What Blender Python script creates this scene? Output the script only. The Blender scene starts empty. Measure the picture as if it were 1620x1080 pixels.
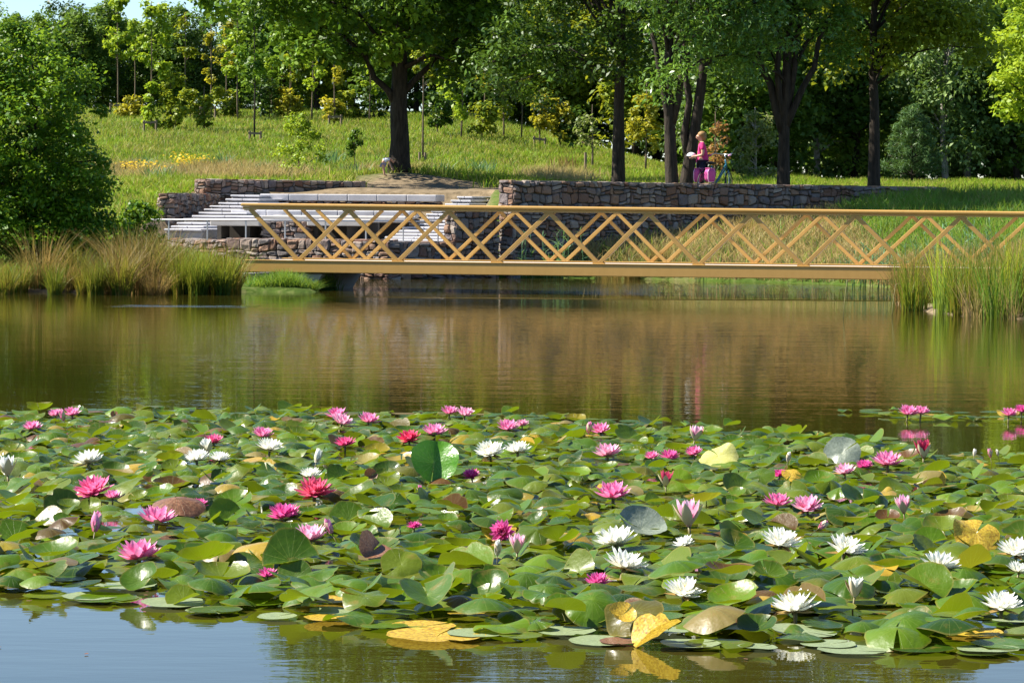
import bpy, math, random
import numpy as np
from mathutils import Vector, Matrix

rng = np.random.default_rng(7)
random.seed(7)
SC = bpy.context.scene
COL = SC.collection
PI = math.pi

# ------------------------------------------------------------------ camera model
F = 4500.0                       # focal length in pixels of the 1620 px wide photograph (100 mm)
CAM_H = 1.65
PITCH = math.atan(215 / F)
ROLL = math.radians(0.4)
_fw = np.array([0, math.cos(PITCH), -math.sin(PITCH)])
_r0 = np.array([1.0, 0, 0]); _u0 = np.array([0, math.sin(PITCH), math.cos(PITCH)])
_rt = _r0 * math.cos(ROLL) + _u0 * math.sin(ROLL)
_up = _u0 * math.cos(ROLL) - _r0 * math.sin(ROLL)
EYE = np.array([0, 0, CAM_H])

def ray(px, py):
    return _fw + _rt * ((px - 810) / F) + _up * ((540 - py) / F)
def at(px, py, D):               # the point D metres out that the photograph shows there
    d = ray(px, py); return EYE + d * (D / d[1])
def on(px, py, z=0.0):           # the point of the level z (water = 0)
    d = ray(px, py); return EYE + d * ((z - CAM_H) / d[2])
def gx(px, D): return (px - 810) / F * D

# ------------------------------------------------------------------ helpers
def sstep(a, b, x):
    t = np.clip((x - a) / (b - a), 0, 1); return t * t * (3 - 2 * t)

def np_mesh(name, V, Fc, fattr=None, vattr=None, uv=None, smooth=False, mats=(), mat_idx=None):
    V = np.asarray(V, dtype=np.float32); Fc = np.asarray(Fc, dtype=np.int32)
    me = bpy.data.meshes.new(name)
    n, k = Fc.shape
    me.vertices.add(len(V)); me.vertices.foreach_set('co', V.ravel())
    me.loops.add(n * k); me.loops.foreach_set('vertex_index', Fc.ravel())
    me.polygons.add(n)
    me.polygons.foreach_set('loop_start', np.arange(0, n * k, k, dtype=np.int32))
    me.polygons.foreach_set('loop_total', np.full(n, k, dtype=np.int32))
    if smooth: me.polygons.foreach_set('use_smooth', np.ones(n, dtype=bool))
    for key, a in (fattr or {}).items():
        at_ = me.attributes.new(key, 'FLOAT', 'FACE'); at_.data.foreach_set('value', np.asarray(a, dtype=np.float32))
    for key, a in (vattr or {}).items():
        at_ = me.attributes.new(key, 'FLOAT', 'POINT'); at_.data.foreach_set('value', np.asarray(a, dtype=np.float32))
    if uv is not None:
        l = me.uv_layers.new(name='UVMap'); l.data.foreach_set('uv', np.asarray(uv, dtype=np.float32)[Fc.ravel()].ravel())
    for m in mats: me.materials.append(m)
    if mat_idx is not None: me.polygons.foreach_set('material_index', np.asarray(mat_idx, dtype=np.int32))
    me.update(calc_edges=True); me.validate()
    return me

def link(name, me, parent=None, loc=(0, 0, 0), rot=(0, 0, 0), scale=(1, 1, 1)):
    o = bpy.data.objects.new(name, me); COL.objects.link(o)
    if parent is not None: o.parent = parent
    o.location = loc; o.rotation_euler = rot; o.scale = scale
    return o
def tag(o, label=None, cat=None, group=None, kind=None):
    if label: o['label'] = label
    if cat: o['category'] = cat
    if group: o['group'] = group
    if kind: o['kind'] = kind
    return o
def empty(name, label, cat, loc=(0, 0, 0), rz=0.0, group=None):
    o = bpy.data.objects.new(name, None); COL.objects.link(o)
    o.location = loc; o.rotation_euler = (0, 0, rz); o.empty_display_size = .1
    return tag(o, label, cat, group)
def dup(root, label, loc, rot=None, scale=None, group=None):
    r = root.copy(); COL.objects.link(r); r.location = loc
    if rot is not None: r.rotation_euler = rot
    if scale is not None: r.scale = scale
    r['label'] = label
    if group: r['group'] = group
    for ch in list(root.children):
        c = ch.copy(); COL.objects.link(c); c.parent = r
        for g in list(ch.children):
            d = g.copy(); COL.objects.link(d); d.parent = c
    return r

class MB:                         # collects polygons of any size
    def __init__(s): s.v = []; s.f = []; s.m = []; s.a = []
    def add(s, verts, faces, m=0, a=0.5):
        b = len(s.v); s.v += [tuple(map(float, q)) for q in verts]
        for f in faces: s.f.append([b + i for i in f]); s.m.append(m); s.a.append(a)
    def box(s, c, ax, ay, az, m=0, a=.5):      # centre and three half-axis vectors
        c, ax, ay, az = map(np.asarray, (c, ax, ay, az))
        vs = [c + i * ax + j * ay + k * az for k in (-1, 1) for j in (-1, 1) for i in (-1, 1)]
        s.add(vs, [(0, 2, 3, 1), (4, 5, 7, 6), (0, 1, 5, 4), (2, 6, 7, 3), (0, 4, 6, 2), (1, 3, 7, 5)], m, a)
    def bar(s, p, q, w, d, up=(0, 1, 0), m=0, a=.5):
        p, q, up = map(lambda t: np.asarray(t, float), (p, q, up))
        e = q - p; L = np.linalg.norm(e); e /= L
        n = up - e * up.dot(e); n /= np.linalg.norm(n); t = np.cross(e, n)
        s.box((p + q) / 2, e * L / 2, t * w / 2, n * d / 2, m, a)
    def tube(s, pts, rad, n=8, m=0, a=.5, caps=True):
        pts = np.asarray(pts, float); rad = np.broadcast_to(rad, (len(pts),)); vs = []
        tan = np.gradient(pts, axis=0); ref = np.array([0.31, 0.2, 0.93])
        if abs((tan[0] / np.linalg.norm(tan[0])).dot(ref)) > .9: ref = np.array([1.0, 0.1, 0])
        for p, t, r in zip(pts, tan, rad):
            t = t / (np.linalg.norm(t) + 1e-9); u = np.cross(t, ref); u /= np.linalg.norm(u); w = np.cross(t, u)
            for i in range(n):
                an = 2 * PI * i / n; vs.append(p + r * (math.cos(an) * u + math.sin(an) * w))
        fs = []
        for j in range(len(pts) - 1):
            for i in range(n):
                i2 = (i + 1) % n; fs.append((j * n + i, j * n + i2, (j + 1) * n + i2, (j + 1) * n + i))
        if caps: fs += [tuple(range(n - 1, -1, -1)), tuple(range((len(pts) - 1) * n, len(pts) * n))]
        s.add(vs, fs, m, a)
    def ring(s, c, ax, R, r, n=32, k=8, m=0, a=.5, arc=(0, 2 * PI)):
        c = np.asarray(c, float); ax = np.asarray(ax, float); ax /= np.linalg.norm(ax)
        u = np.cross(ax, [0.1, 0.2, 1.0]); u /= np.linalg.norm(u); w = np.cross(ax, u); vs = []
        full = abs(arc[1] - arc[0] - 2 * PI) < 1e-6; nn = n if full else n + 1
        for i in range(nn):
            t = arc[0] + (arc[1] - arc[0]) * i / n; d = math.cos(t) * u + math.sin(t) * w
            for j in range(k):
                p = 2 * PI * j / k; vs.append(c + d * (R + r * math.cos(p)) + ax * r * math.sin(p))
        fs = []
        for i in range(n):
            i2 = (i + 1) % nn
            for j in range(k):
                j2 = (j + 1) % k; fs.append((i * k + j, i2 * k + j, i2 * k + j2, i * k + j2))
        s.add(vs, fs, m, a)
    def ellipsoid(s, c, r, n=12, k=8, m=0, a=.5):
        vs = []; fs = []
        for j in range(k + 1):
            th = PI * j / k
            for i in range(n):
                ph = 2 * PI * i / n
                vs.append((c[0] + r[0] * math.sin(th) * math.cos(ph), c[1] + r[1] * math.sin(th) * math.sin(ph), c[2] + r[2] * math.cos(th)))
        for j in range(k):
            for i in range(n):
                i2 = (i + 1) % n; fs.append((j * n + i, (j + 1) * n + i, (j + 1) * n + i2, j * n + i2))
        s.add(vs, fs, m, a)
    def mesh(s, name, mats, smooth=False, bevel=0):
        me = bpy.data.meshes.new(name); me.from_pydata(s.v, [], s.f)
        for m in mats: me.materials.append(m)
        me.polygons.foreach_set('material_index', s.m)
        at_ = me.attributes.new('v', 'FLOAT', 'FACE'); at_.data.foreach_set('value', s.a)
        if smooth: me.polygons.foreach_set('use_smooth', [True] * len(s.f))
        me.update(); me.validate()
        return me
    def build(s, name, mats, parent=None, smooth=False, bevel=0, **k):
        if not isinstance(mats, (list, tuple)): mats = [mats]
        o = link(name, s.mesh(name, mats, smooth), parent, **k)
        if bevel:
            b = o.modifiers.new('bevel', 'BEVEL'); b.width = bevel; b.segments = 2; b.limit_method = 'ANGLE'
        return o

# ------------------------------------------------------------------ materials
class NT:
    def __init__(s, name):
        s.m = bpy.data.materials.new(name); s.m.use_nodes = True
        s.t = s.m.node_tree; s.t.nodes.clear(); s.out = s.n('ShaderNodeOutputMaterial')
    def n(s, typ, **kw):
        nd = s.t.nodes.new(typ)
        for k, v in kw.items():
            if k.startswith('i_'):
                key = k[2:].replace('_', ' ')
                nd.inputs[int(key) if key.isdigit() else key].default_value = v
            else: setattr(nd, k, v)
        return nd
    def l(s, a, b): s.t.links.new(a, b)
    def ramp(s, fac, stops, interp='LINEAR'):
        r = s.n('ShaderNodeValToRGB'); r.color_ramp.interpolation = interp
        el = r.color_ramp.elements
        while len(el) < len(stops): el.new(.5)
        for e, (p, c) in zip(el, stops): e.position = p; e.color = (*c, 1)
        s.l(fac, r.inputs[0]); return r.outputs[0]
    def noise(s, scale, detail=3, vec=None, rough=.55):
        nd = s.n('ShaderNodeTexNoise'); nd.inputs['Scale'].default_value = scale; nd.inputs['Detail'].default_value = detail
        nd.inputs['Roughness'].default_value = rough
        if vec is not None: s.l(vec, nd.inputs['Vector'])
        return nd.outputs['Fac']
    def math(s, op, a, b=None, c=None):
        nd = s.n('ShaderNodeMath', operation=op)
        for i, q in enumerate((a, b, c)):
            if q is None: continue
            if isinstance(q, (int, float)): nd.inputs[i].default_value = q
            else: s.l(q, nd.inputs[i])
        return nd.outputs[0]
    def mix(s, fac, a, b, blend='MIX'):
        nd = s.n('ShaderNodeMix', data_type='RGBA', blend_type=blend)
        for i, q in ((0, fac), (6, a), (7, b)):
            if isinstance(q, (int, float)): nd.inputs[i].default_value = q
            elif isinstance(q, tuple): nd.inputs[i].default_value = (*q, 1)
            else: s.l(q, nd.inputs[i])
        return nd.outputs[2]
    def attr(s, name): return s.n('ShaderNodeAttribute', attribute_name=name).outputs['Fac']
    def pos(s): return s.n('ShaderNodeNewGeometry').outputs['Position']
    def obj(s): return s.n('ShaderNodeTexCoord').outputs['Object']
    def bsdf(s, color, rough=.6, spec=.4, **kw):
        b = s.n('ShaderNodeBsdfPrincipled')
        if isinstance(color, tuple): b.inputs['Base Color'].default_value = (*color, 1)
        else: s.l(color, b.inputs['Base Color'])
        if isinstance(rough, (int, float)): b.inputs['Roughness'].default_value = rough
        else: s.l(rough, b.inputs['Roughness'])
        b.inputs['Specular IOR Level'].default_value = spec
        for k, v in kw.items(): b.inputs[k].default_value = v
        return b
    def bump(s, h, strength=.3, dist=.02):
        b = s.n('ShaderNodeBump'); b.inputs['Strength'].default_value = strength; b.inputs['Distance'].default_value = dist
        s.l(h, b.inputs['Height']); return b.outputs[0]
    def done(s, sh): s.l(sh, s.out.inputs['Surface']); return s.m

def leaf_mat(name, stops, trans=(.25, .4, .03), tw=.38, rough=.45, spec=.22, nscale=.5):
    t = NT(name)
    fac = t.math('ADD', t.math('MULTIPLY', t.attr('v'), .75), t.math('MULTIPLY', t.math('SUBTRACT', t.noise(nscale, 2, t.pos()), .2), .5))
    lift = 1.25 if name.split('_')[0] in ('oak', 'dark', 'ash', 'maple', 'birch', 'woodland') else 1.0
    c = t.ramp(fac, [(p_, tuple(min(1, q * lift) for q in col)) for p_, col in stops])
    b = t.bsdf(c, rough, spec)
    tr = t.n('ShaderNodeBsdfTranslucent')
    t.l(t.mix(.5, c, trans), tr.inputs[0])
    mx = t.n('ShaderNodeMixShader'); mx.inputs[0].default_value = tw
    t.l(b.outputs[0], mx.inputs[1]); t.l(tr.outputs[0], mx.inputs[2])
    return t.done(mx.outputs[0])

def plain(name, col, rough=.5, spec=.4, var=.15, nscale=6, metallic=0, bump=0):
    t = NT(name)
    n = t.noise(nscale, 4, t.obj())
    c = t.mix(n, tuple(q * (1 - var) for q in col), tuple(min(1, q * (1 + var)) for q in col))
    b = t.bsdf(c, rough, spec, Metallic=metallic)
    if bump: t.l(t.bump(t.noise(nscale * 6, 3, t.obj()), bump, .01), b.inputs['Normal'])
    return t.done(b.outputs[0])

def bark_mat(name, c1, c2, scale=1.0):
    t = NT(name)
    mp = t.n('ShaderNodeMapping'); mp.inputs['Scale'].default_value = (9 * scale, 9 * scale, 1.6 * scale)
    t.l(t.obj(), mp.inputs[0])
    n = t.noise(1.6, 5, mp.outputs[0], .65)
    b = t.bsdf(t.ramp(n, [(.3, c1), (.7, c2)]), .9, .2)
    t.l(t.bump(n, .9, .05), b.inputs['Normal'])
    return t.done(b.outputs[0])

M = {}
M['bark'] = bark_mat('bark', (.012, .009, .007), (.060, .046, .034))
M['bark_pale'] = bark_mat('bark_pale', (.12, .10, .08), (.42, .40, .36))
M['bark_young'] = bark_mat('bark_young', (.07, .05, .03), (.22, .17, .11), 2)
M['oak'] = leaf_mat('oak_leaf', [(.1, (.018, .042, .003)), (.5, (.050, .11, .006)), (.9, (.135, .22, .010))], tw=.25)
M['dark'] = leaf_mat('dark_leaf', [(.1, (.010, .024, .004)), (.5, (.024, .055, .006)), (.9, (.075, .14, .010))], tw=.16)
M['ash'] = leaf_mat('ash_leaf', [(.1, (.022, .055, .006)), (.5, (.052, .12, .012)), (.9, (.14, .25, .03))], tw=.26, rough=.35, spec=.5)
M['maple'] = leaf_mat('maple_leaf', [(.1, (.045, .075, .006)), (.5, (.10, .15, .008)), (.9, (.24, .28, .015))], trans=(.5, .5, .03))
M['gold'] = leaf_mat('gold_leaf', [(.1, (.10, .13, .015)), (.5, (.24, .25, .02)), (.9, (.42, .36, .02))], trans=(.7, .6, .03), tw=.4)
M['lime'] = leaf_mat('lime_leaf', [(.1, (.08, .15, .010)), (.5, (.19, .30, .015)), (.9, (.32, .40, .025))], trans=(.5, .6, .03), tw=.4)
M['rust'] = leaf_mat('rust_leaf', [(.1, (.12, .07, .03)), (.5, (.26, .12, .05)), (.9, (.34, .22, .06))], trans=(.5, .25, .05))
M['birch'] = leaf_mat('birch_leaf', [(.1, (.03, .060, .018)), (.5, (.080, .135, .035)), (.9, (.19, .26, .075))], tw=.3)
M['wood'] = leaf_mat('woodland_leaf', [(.1, (.020, .046, .008)), (.5, (.052, .10, .012)), (.9, (.125, .19, .022))], tw=.32)
M['pine'] = leaf_mat('pine_needle', [(.1, (.02, .05, .016)), (.5, (.05, .11, .03)), (.9, (.11, .19, .06))], tw=.2)
M['bush'] = leaf_mat('bush_leaf', [(.1, (.020, .062, .005)), (.5, (.060, .150, .007)), (.9, (.19, .32, .014))], rough=.42, spec=.25, trans=(.35, .5, .03), nscale=.8)
M['willow'] = leaf_mat('willow_leaf', [(.1, (.08, .11, .03)), (.5, (.17, .20, .06)), (.9, (.30, .30, .10))])
M['reed'] = leaf_mat('reed_leaf', [(.1, (.05, .12, .05)), (.5, (.11, .22, .10)), (.9, (.22, .33, .17))], tw=.3)

def grass_mat(name, low, high, dry, trans=(.4, .5, .04), tw=.35):
    t = NT(name)
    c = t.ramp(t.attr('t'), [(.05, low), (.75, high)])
    f = t.math('ADD', t.math('MULTIPLY', t.attr('v'), .8), t.math('MULTIPLY', t.math('SUBTRACT', t.noise(.3, 4, t.pos()), .22), 1.1))
    c = t.mix(t.ramp(f, [(.58, (0, 0, 0)), (.9, (1, 1, 1))]), c, dry)
    pt = t.ramp(t.noise(.55, 4, t.pos(), .6), [(.36, (.42, .50, .40)), (.58, (1, 1, 1))])
    c = t.mix(1.0, c, pt, 'MULTIPLY')
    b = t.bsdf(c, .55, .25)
    tr = t.n('ShaderNodeBsdfTranslucent'); t.l(t.mix(.45, c, trans), tr.inputs[0])
    mx = t.n('ShaderNodeMixShader'); mx.inputs[0].default_value = tw
    t.l(b.outputs[0], mx.inputs[1]); t.l(tr.outputs[0], mx.inputs[2])
    return t.done(mx.outputs[0])
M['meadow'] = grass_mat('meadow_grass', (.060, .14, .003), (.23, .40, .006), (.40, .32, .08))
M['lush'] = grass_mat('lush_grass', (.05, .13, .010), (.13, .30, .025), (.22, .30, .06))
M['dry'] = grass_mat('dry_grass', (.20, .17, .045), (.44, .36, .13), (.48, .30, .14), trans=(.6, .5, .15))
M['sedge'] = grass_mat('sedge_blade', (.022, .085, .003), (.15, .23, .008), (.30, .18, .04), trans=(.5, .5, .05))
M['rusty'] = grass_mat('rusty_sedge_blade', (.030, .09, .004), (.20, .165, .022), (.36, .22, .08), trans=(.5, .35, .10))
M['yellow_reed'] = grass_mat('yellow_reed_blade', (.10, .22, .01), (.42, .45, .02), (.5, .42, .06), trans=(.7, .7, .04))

def stone_mat():
    t = NT('rubble_stone')
    n = t.noise(7, 5, t.pos(), .65)
    c = t.ramp(t.attr('v'), [(0, (.12, .105, .10)), (.2, (.24, .205, .19)), (.36, (.19, .10, .065)), (.52, (.29, .18, .12)), (.66, (.15, .125, .13)), (.82, (.36, .30, .25)), (1, (.17, .08, .055))])
    c = t.mix(t.math('MULTIPLY', n, .7), c, t.mix(.5, c, (.06, .05, .045)))
    b = t.bsdf(c, .88, .2)
    t.l(t.bump(t.noise(16, 4, t.pos()), .7, .03), b.inputs['Normal'])
    return t.done(b.outputs[0])
M['stone'] = stone_mat()
M['mortar'] = plain('mortar', (.09, .08, .07), .95, .1)
M['granite'] = plain('pale_granite', (.46, .45, .47), .8, .3, .3, 2.2, bump=.15)
M['concrete'] = plain('concrete', (.30, .29, .29), .9, .2, .2, 2, bump=.2)
M['plank'] = plain('weathered_plank', (.44, .41, .38), .8, .2, .3, 4)
M['steel'] = plain('galvanised_steel', (.40, .40, .41), .4, .5, .08, 8, metallic=.6)
M['gold_paint'] = None
t = NT('ochre_paint')
_mp = t.n('ShaderNodeMapping'); _mp.inputs['Scale'].default_value = (7, 7, .8); t.l(t.pos(), _mp.inputs[0])
_n = t.noise(1, 5, _mp.outputs[0], .7); _n2 = t.noise(9, 4, t.pos(), .65)
_c = t.mix(_n, (.40, .225, .055), (.50, .29, .08)); _c = t.mix(t.ramp(_n2, [(.55, (0, 0, 0)), (.8, (.35, .35, .35))]), _c, (.34, .18, .035))
_b = t.bsdf(_c, .42, .4); t.l(t.bump(_n2, .08, .01), _b.inputs['Normal'])
M['gold_paint'] = t.done(_b.outputs[0])
M['stake'] = plain('stake_wood', (.20, .15, .10), .85, .2, .3, 6)

# ------------------------------------------------------------------ light, sky, camera
SUN = Vector((-.68, .06, .73)).normalized()
w = bpy.data.worlds.new('World'); SC.world = w; w.use_nodes = True
bg = w.node_tree.nodes['Background']
sky = w.node_tree.nodes.new('ShaderNodeTexSky'); sky.sky_type = 'NISHITA'; sky.sun_disc = False
sky.sun_elevation = math.asin(SUN.z); sky.sun_rotation = math.atan2(SUN.x, SUN.y)
sky.air_density = 1.0; sky.dust_density = .0; sky.ozone_density = 6.0
w.node_tree.links.new(sky.outputs[0], bg.inputs[0]); bg.inputs[1].default_value = .066
sl = bpy.data.lights.new('sun', 'SUN'); sl.energy = 5.0; sl.angle = math.radians(.5); sl.color = (1, .94, .82)
so = bpy.data.objects.new('sun', sl); COL.objects.link(so); so.rotation_euler = SUN.to_track_quat('Z', 'Y').to_euler()
SC.view_settings.view_transform = 'Standard'; SC.view_settings.look = 'None'; SC.view_settings.exposure = 1.5
cam = bpy.data.cameras.new('camera'); co = bpy.data.objects.new('camera', cam); COL.objects.link(co)
cam.sensor_width = 36; cam.lens = 36 * F / 1620; cam.clip_start = .1; cam.clip_end = 3000
Rm = Matrix((_rt, _up, -_fw)).transposed().to_4x4(); Rm.translation = Vector(EYE); co.matrix_world = Rm
SC.camera = co
SC.cycles.max_bounces = 8; SC.cycles.transparent_max_bounces = 8; SC.cycles.use_denoising = True
SC.cycles.sample_clamp_indirect = 6

# ------------------------------------------------------------------ ground
def W(px, py): return tuple(on(px, py)[:2])
WALL0 = np.array([0.0, 65.3]); WD = np.array([.7071, .7071])      # the long retaining wall starts here and runs this way
POND = [(-16, 3), (-19, 40), (-13.5, 51), W(0, 462), W(120, 463), W(230, 464), W(330, 462), W(420, 462), W(500, 463),
        (-3.5, 57.2), (-5.2, 60), (-6.3, 63.4), (-6.4, 64.9), (-2.74, 63.3), (-1.53, 64.5), (-1.31, 64.4), (-.29, 65.4), (.35, 65.5),
        W(850, 439), W(1000, 441), W(1200, 446), W(1330, 450), W(1432, 457), W(1420, 482), W(1500, 499), W(1640, 506), (13, 36), (16, 20), (16, 3)]
def sdf(x, y, poly):
    x = np.asarray(x, float); y = np.asarray(y, float)
    d = np.full(x.shape, 1e9); ins = np.zeros(x.shape, bool)
    for (x1, y1), (x2, y2) in zip(poly, poly[1:] + poly[:1]):
        ex, ey = x2 - x1, y2 - y1
        tt = np.clip(((x - x1) * ex + (y - y1) * ey) / (ex * ex + ey * ey), 0, 1)
        d = np.minimum(d, np.hypot(x - x1 - tt * ex, y - y1 - tt * ey))
        c = ((y1 > y) != (y2 > y)) & (x < (x2 - x1) * (y - y1) / (y2 - y1 + 1e-12) + x1)
        ins ^= c
    return np.where(ins, -d, d)
def ground(x, y):
    x = np.asarray(x, float); y = np.asarray(y, float)
    d = sdf(x, y, POND)
    hx = 1 - sstep(-4, 13, x)
    zA = 1.8 + .02 * (np.clip(y, 68, 112) - 68) + 3.7 * hx * sstep(90, 152, y) + .9 * sstep(150, 260, y)
    zA = zA + .38 * np.exp(-(((x + 3.6) / 3.2) ** 2 + ((y - 90) / 3) ** 2))
    zL = .35 + 1.5 * sstep(56, 82, y) * sstep(54, 62, y)
    zL = np.where(y > 82, zA, np.where(y > 76, zL + (zA - zL) * (y - 76) / 6, zL))
    perp = ((y - 65.3) - x) * .7071                          # >0 behind the long wall
    zb = .35 + .14 * np.clip(x, 0, 12)
    zF = .05 + zb * (np.clip(d, 0, 99) / (np.clip(d, 0, 99) + np.clip(-perp, .02, 99))) ** .8
    k = sstep(.3, .7, perp)
    zR = zF * (1 - k) + zA * k
    zR = np.where((x > 11.5), np.where(perp > 0, zA, np.minimum(zA, zF + .0)), zR)
    seat = (x > -8.75) & (x < .2) & (y > 64) & (y < 80.2) & ((y - 79) - (x + 8.54) < .3) & (x < -.6)
    zL = np.where(seat, zL - .55, zL)
    m = sstep(-1.2, -.3, x)
    m = np.where(y < 60, sstep(-1, 1, x), m)
    z = zL * (1 - m) + zR * m
    z = np.minimum(z, .04 + np.where((x < -3) & (y < 58), .10, .42) * np.clip(d, 0, 99) ** 1.1 + np.where((np.abs(x + 1) < 3) & (y > 64), 0, 0))
    z = z + .05 * np.sin(x * 1.3 + y * .7) * np.cos(y * .9 - x * .4) * sstep(1, 4, d)
    return np.where(d > 0, z, -.04 - .35 * np.clip(-d, 0, 2.5))
def gz(x, y): return float(ground(np.array([x]), np.array([y]))[0])

xs = np.concatenate([np.linspace(-420, -30, 30), np.arange(-29, -17, 1.0), np.arange(-17, 20, .3), np.arange(20, 40, 1.2), np.linspace(42, 420, 30)])
ys = np.concatenate([np.linspace(-60, 30, 40), np.arange(31, 40, .8), np.arange(40, 100, .32), np.arange(100, 175, .9), np.linspace(178, 900, 50)])
X, Y = np.meshgrid(xs, ys); Z = ground(X, Y)
dirt = np.exp(-(((X + 2.7) / 2.3) ** 2 + ((Y - 86) / 3.6) ** 2)) * 1.5
dirt = np.maximum(dirt, np.where((sdf(X, Y, POND) < .3) & ~((X > -1) & (Y > 56)) & ~((X > -5.6) & (X < -3) & (Y < 60)), 1, 0)); dirt = np.clip(dirt, 0, 1)
dirt = np.maximum(dirt, np.where((X < -.6) & (X > -9) & (Y > 63) & (Y < 80.6) | (X < -.2) & (X > -7) & (Y > 80) & (Y < 83.6) & ((Y - 79) - (X + 8.54) < .2), .95, 0))
nx, ny = len(xs), len(ys); idx = np.arange(nx * ny).reshape(ny, nx)
Fc = np.stack([idx[:-1, :-1], idx[:-1, 1:], idx[1:, 1:], idx[1:, :-1]], -1).reshape(-1, 4)
t = NT('ground_turf')
n1 = t.noise(.22, 4, t.pos()); n2 = t.noise(5, 4, t.pos())
g = t.ramp(t.math('ADD', t.math('MULTIPLY', n1, .6), t.math('MULTIPLY', n2, .4)), [(.3, (.022, .040, .006)), (.5, (.050, .085, .010)), (.7, (.12, .11, .04))])
dcol = t.ramp(n2, [(.3, (.10, .075, .045)), (.7, (.23, .175, .11))])
dm = t.math('MULTIPLY', t.math('ADD', t.attr('dirt'), t.math('MULTIPLY', t.math('SUBTRACT', n2, .5), .9)), 1.2)
dm.node.use_clamp = True
b = t.bsdf(t.mix(dm, g, dcol), .95, .1); t.l(t.bump(n2, .6, .08), b.inputs['Normal'])
terr = link('ground', np_mesh('ground', np.stack([X, Y, Z], -1).reshape(-1, 3), Fc, vattr={'dirt': dirt.ravel()}, smooth=True, mats=[t.done(b.outputs[0])]))
tag(terr, kind='structure')

# ------------------------------------------------------------------ water
t = NT('pond_water')
P = t.pos()
def mapped(sc, loc=(0, 0, 0)):
    mp = t.n('ShaderNodeMapping'); mp.inputs['Scale'].default_value = sc; mp.inputs['Location'].default_value = loc
    t.l(P, mp.inputs[0]); return mp.outputs[0]
sep = t.n('ShaderNodeSeparateXYZ'); t.l(P, sep.inputs[0])
w1 = t.noise(1, 3, mapped((1.5, 5.5, 1))); w2 = t.noise(1, 2, mapped((5, 16, 1), (3, 8, 0))); w3 = t.noise(1, 2, mapped((.5, 1.4, 1), (9, 2, 0)))
hgt = t.math('ADD', t.math('MULTIPLY', w1, .5), t.math('ADD', t.math('MULTIPLY', w2, .16), t.math('MULTIPLY', w3, .9)))
# breeze patches: a ruffled strip under the bridge, a small cat's-paw before the bank, calm water close by
wob = t.math('MULTIPLY', t.math('SUBTRACT', t.noise(.25, 2, P), .5), 3.0)
yy = t.math('ADD', sep.outputs[1], wob)
def band(a0, a1, b0, b1, src):
    m1 = t.n('ShaderNodeMapRange', interpolation_type='SMOOTHSTEP'); m2 = t.n('ShaderNodeMapRange', interpolation_type='SMOOTHSTEP')
    t.l(src, m1.inputs[0]); t.l(src, m2.inputs[0])
    m1.inputs[1].default_value = a0; m1.inputs[2].default_value = a1; m2.inputs[1].default_value = b0; m2.inputs[2].default_value = b1
    return t.math('MULTIPLY', m1.outputs[0], t.math('SUBTRACT', 1, m2.outputs[0]))
ruff = t.math('MULTIPLY', band(50.2, 51.0, 60, 63, t.math('ADD', sep.outputs[1], t.math('MULTIPLY', wob, .25))), band(-4, 1, 30, 31, sep.outputs[0]))
paw = t.math('MULTIPLY', band(45.2, 45.4, 46.0, 46.2, t.math('ADD', sep.outputs[1], t.math('MULTIPLY', wob, .12))), band(-6.6, -6.0, -4.6, -4.0, sep.outputs[0]))
far = band(14, 32, 900, 901, sep.outputs[1])
amp = t.math('ADD', t.math('MULTIPLY', far, .0024), t.math('ADD', .0022, t.math('MULTIPLY', t.math('ADD', t.math('MULTIPLY', ruff, 1.1), paw), .05)))
bp = t.n('ShaderNodeBump'); bp.inputs['Strength'].default_value = 1.0; bp.inputs['Distance'].default_value = 1.0
t.l(t.math('MULTIPLY', hgt, amp), bp.inputs['Height'])
wc = t.ramp(t.noise(.12, 3, P), [(.35, (.022, .024, .003)), (.65, (.042, .033, .005))])
b = t.bsdf(wc, .012, .5, IOR=1.5); t.l(bp.outputs[0], b.inputs['Normal'])
wv = [(-60, -20, 0), (60, -20, 0), (60, 75, 0), (-60, 75, 0)]
wm = np_mesh('water', wv, [(0, 1, 2, 3)], mats=[t.done(b.outputs[0])])
tag(link('water', wm), kind='structure')

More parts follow.
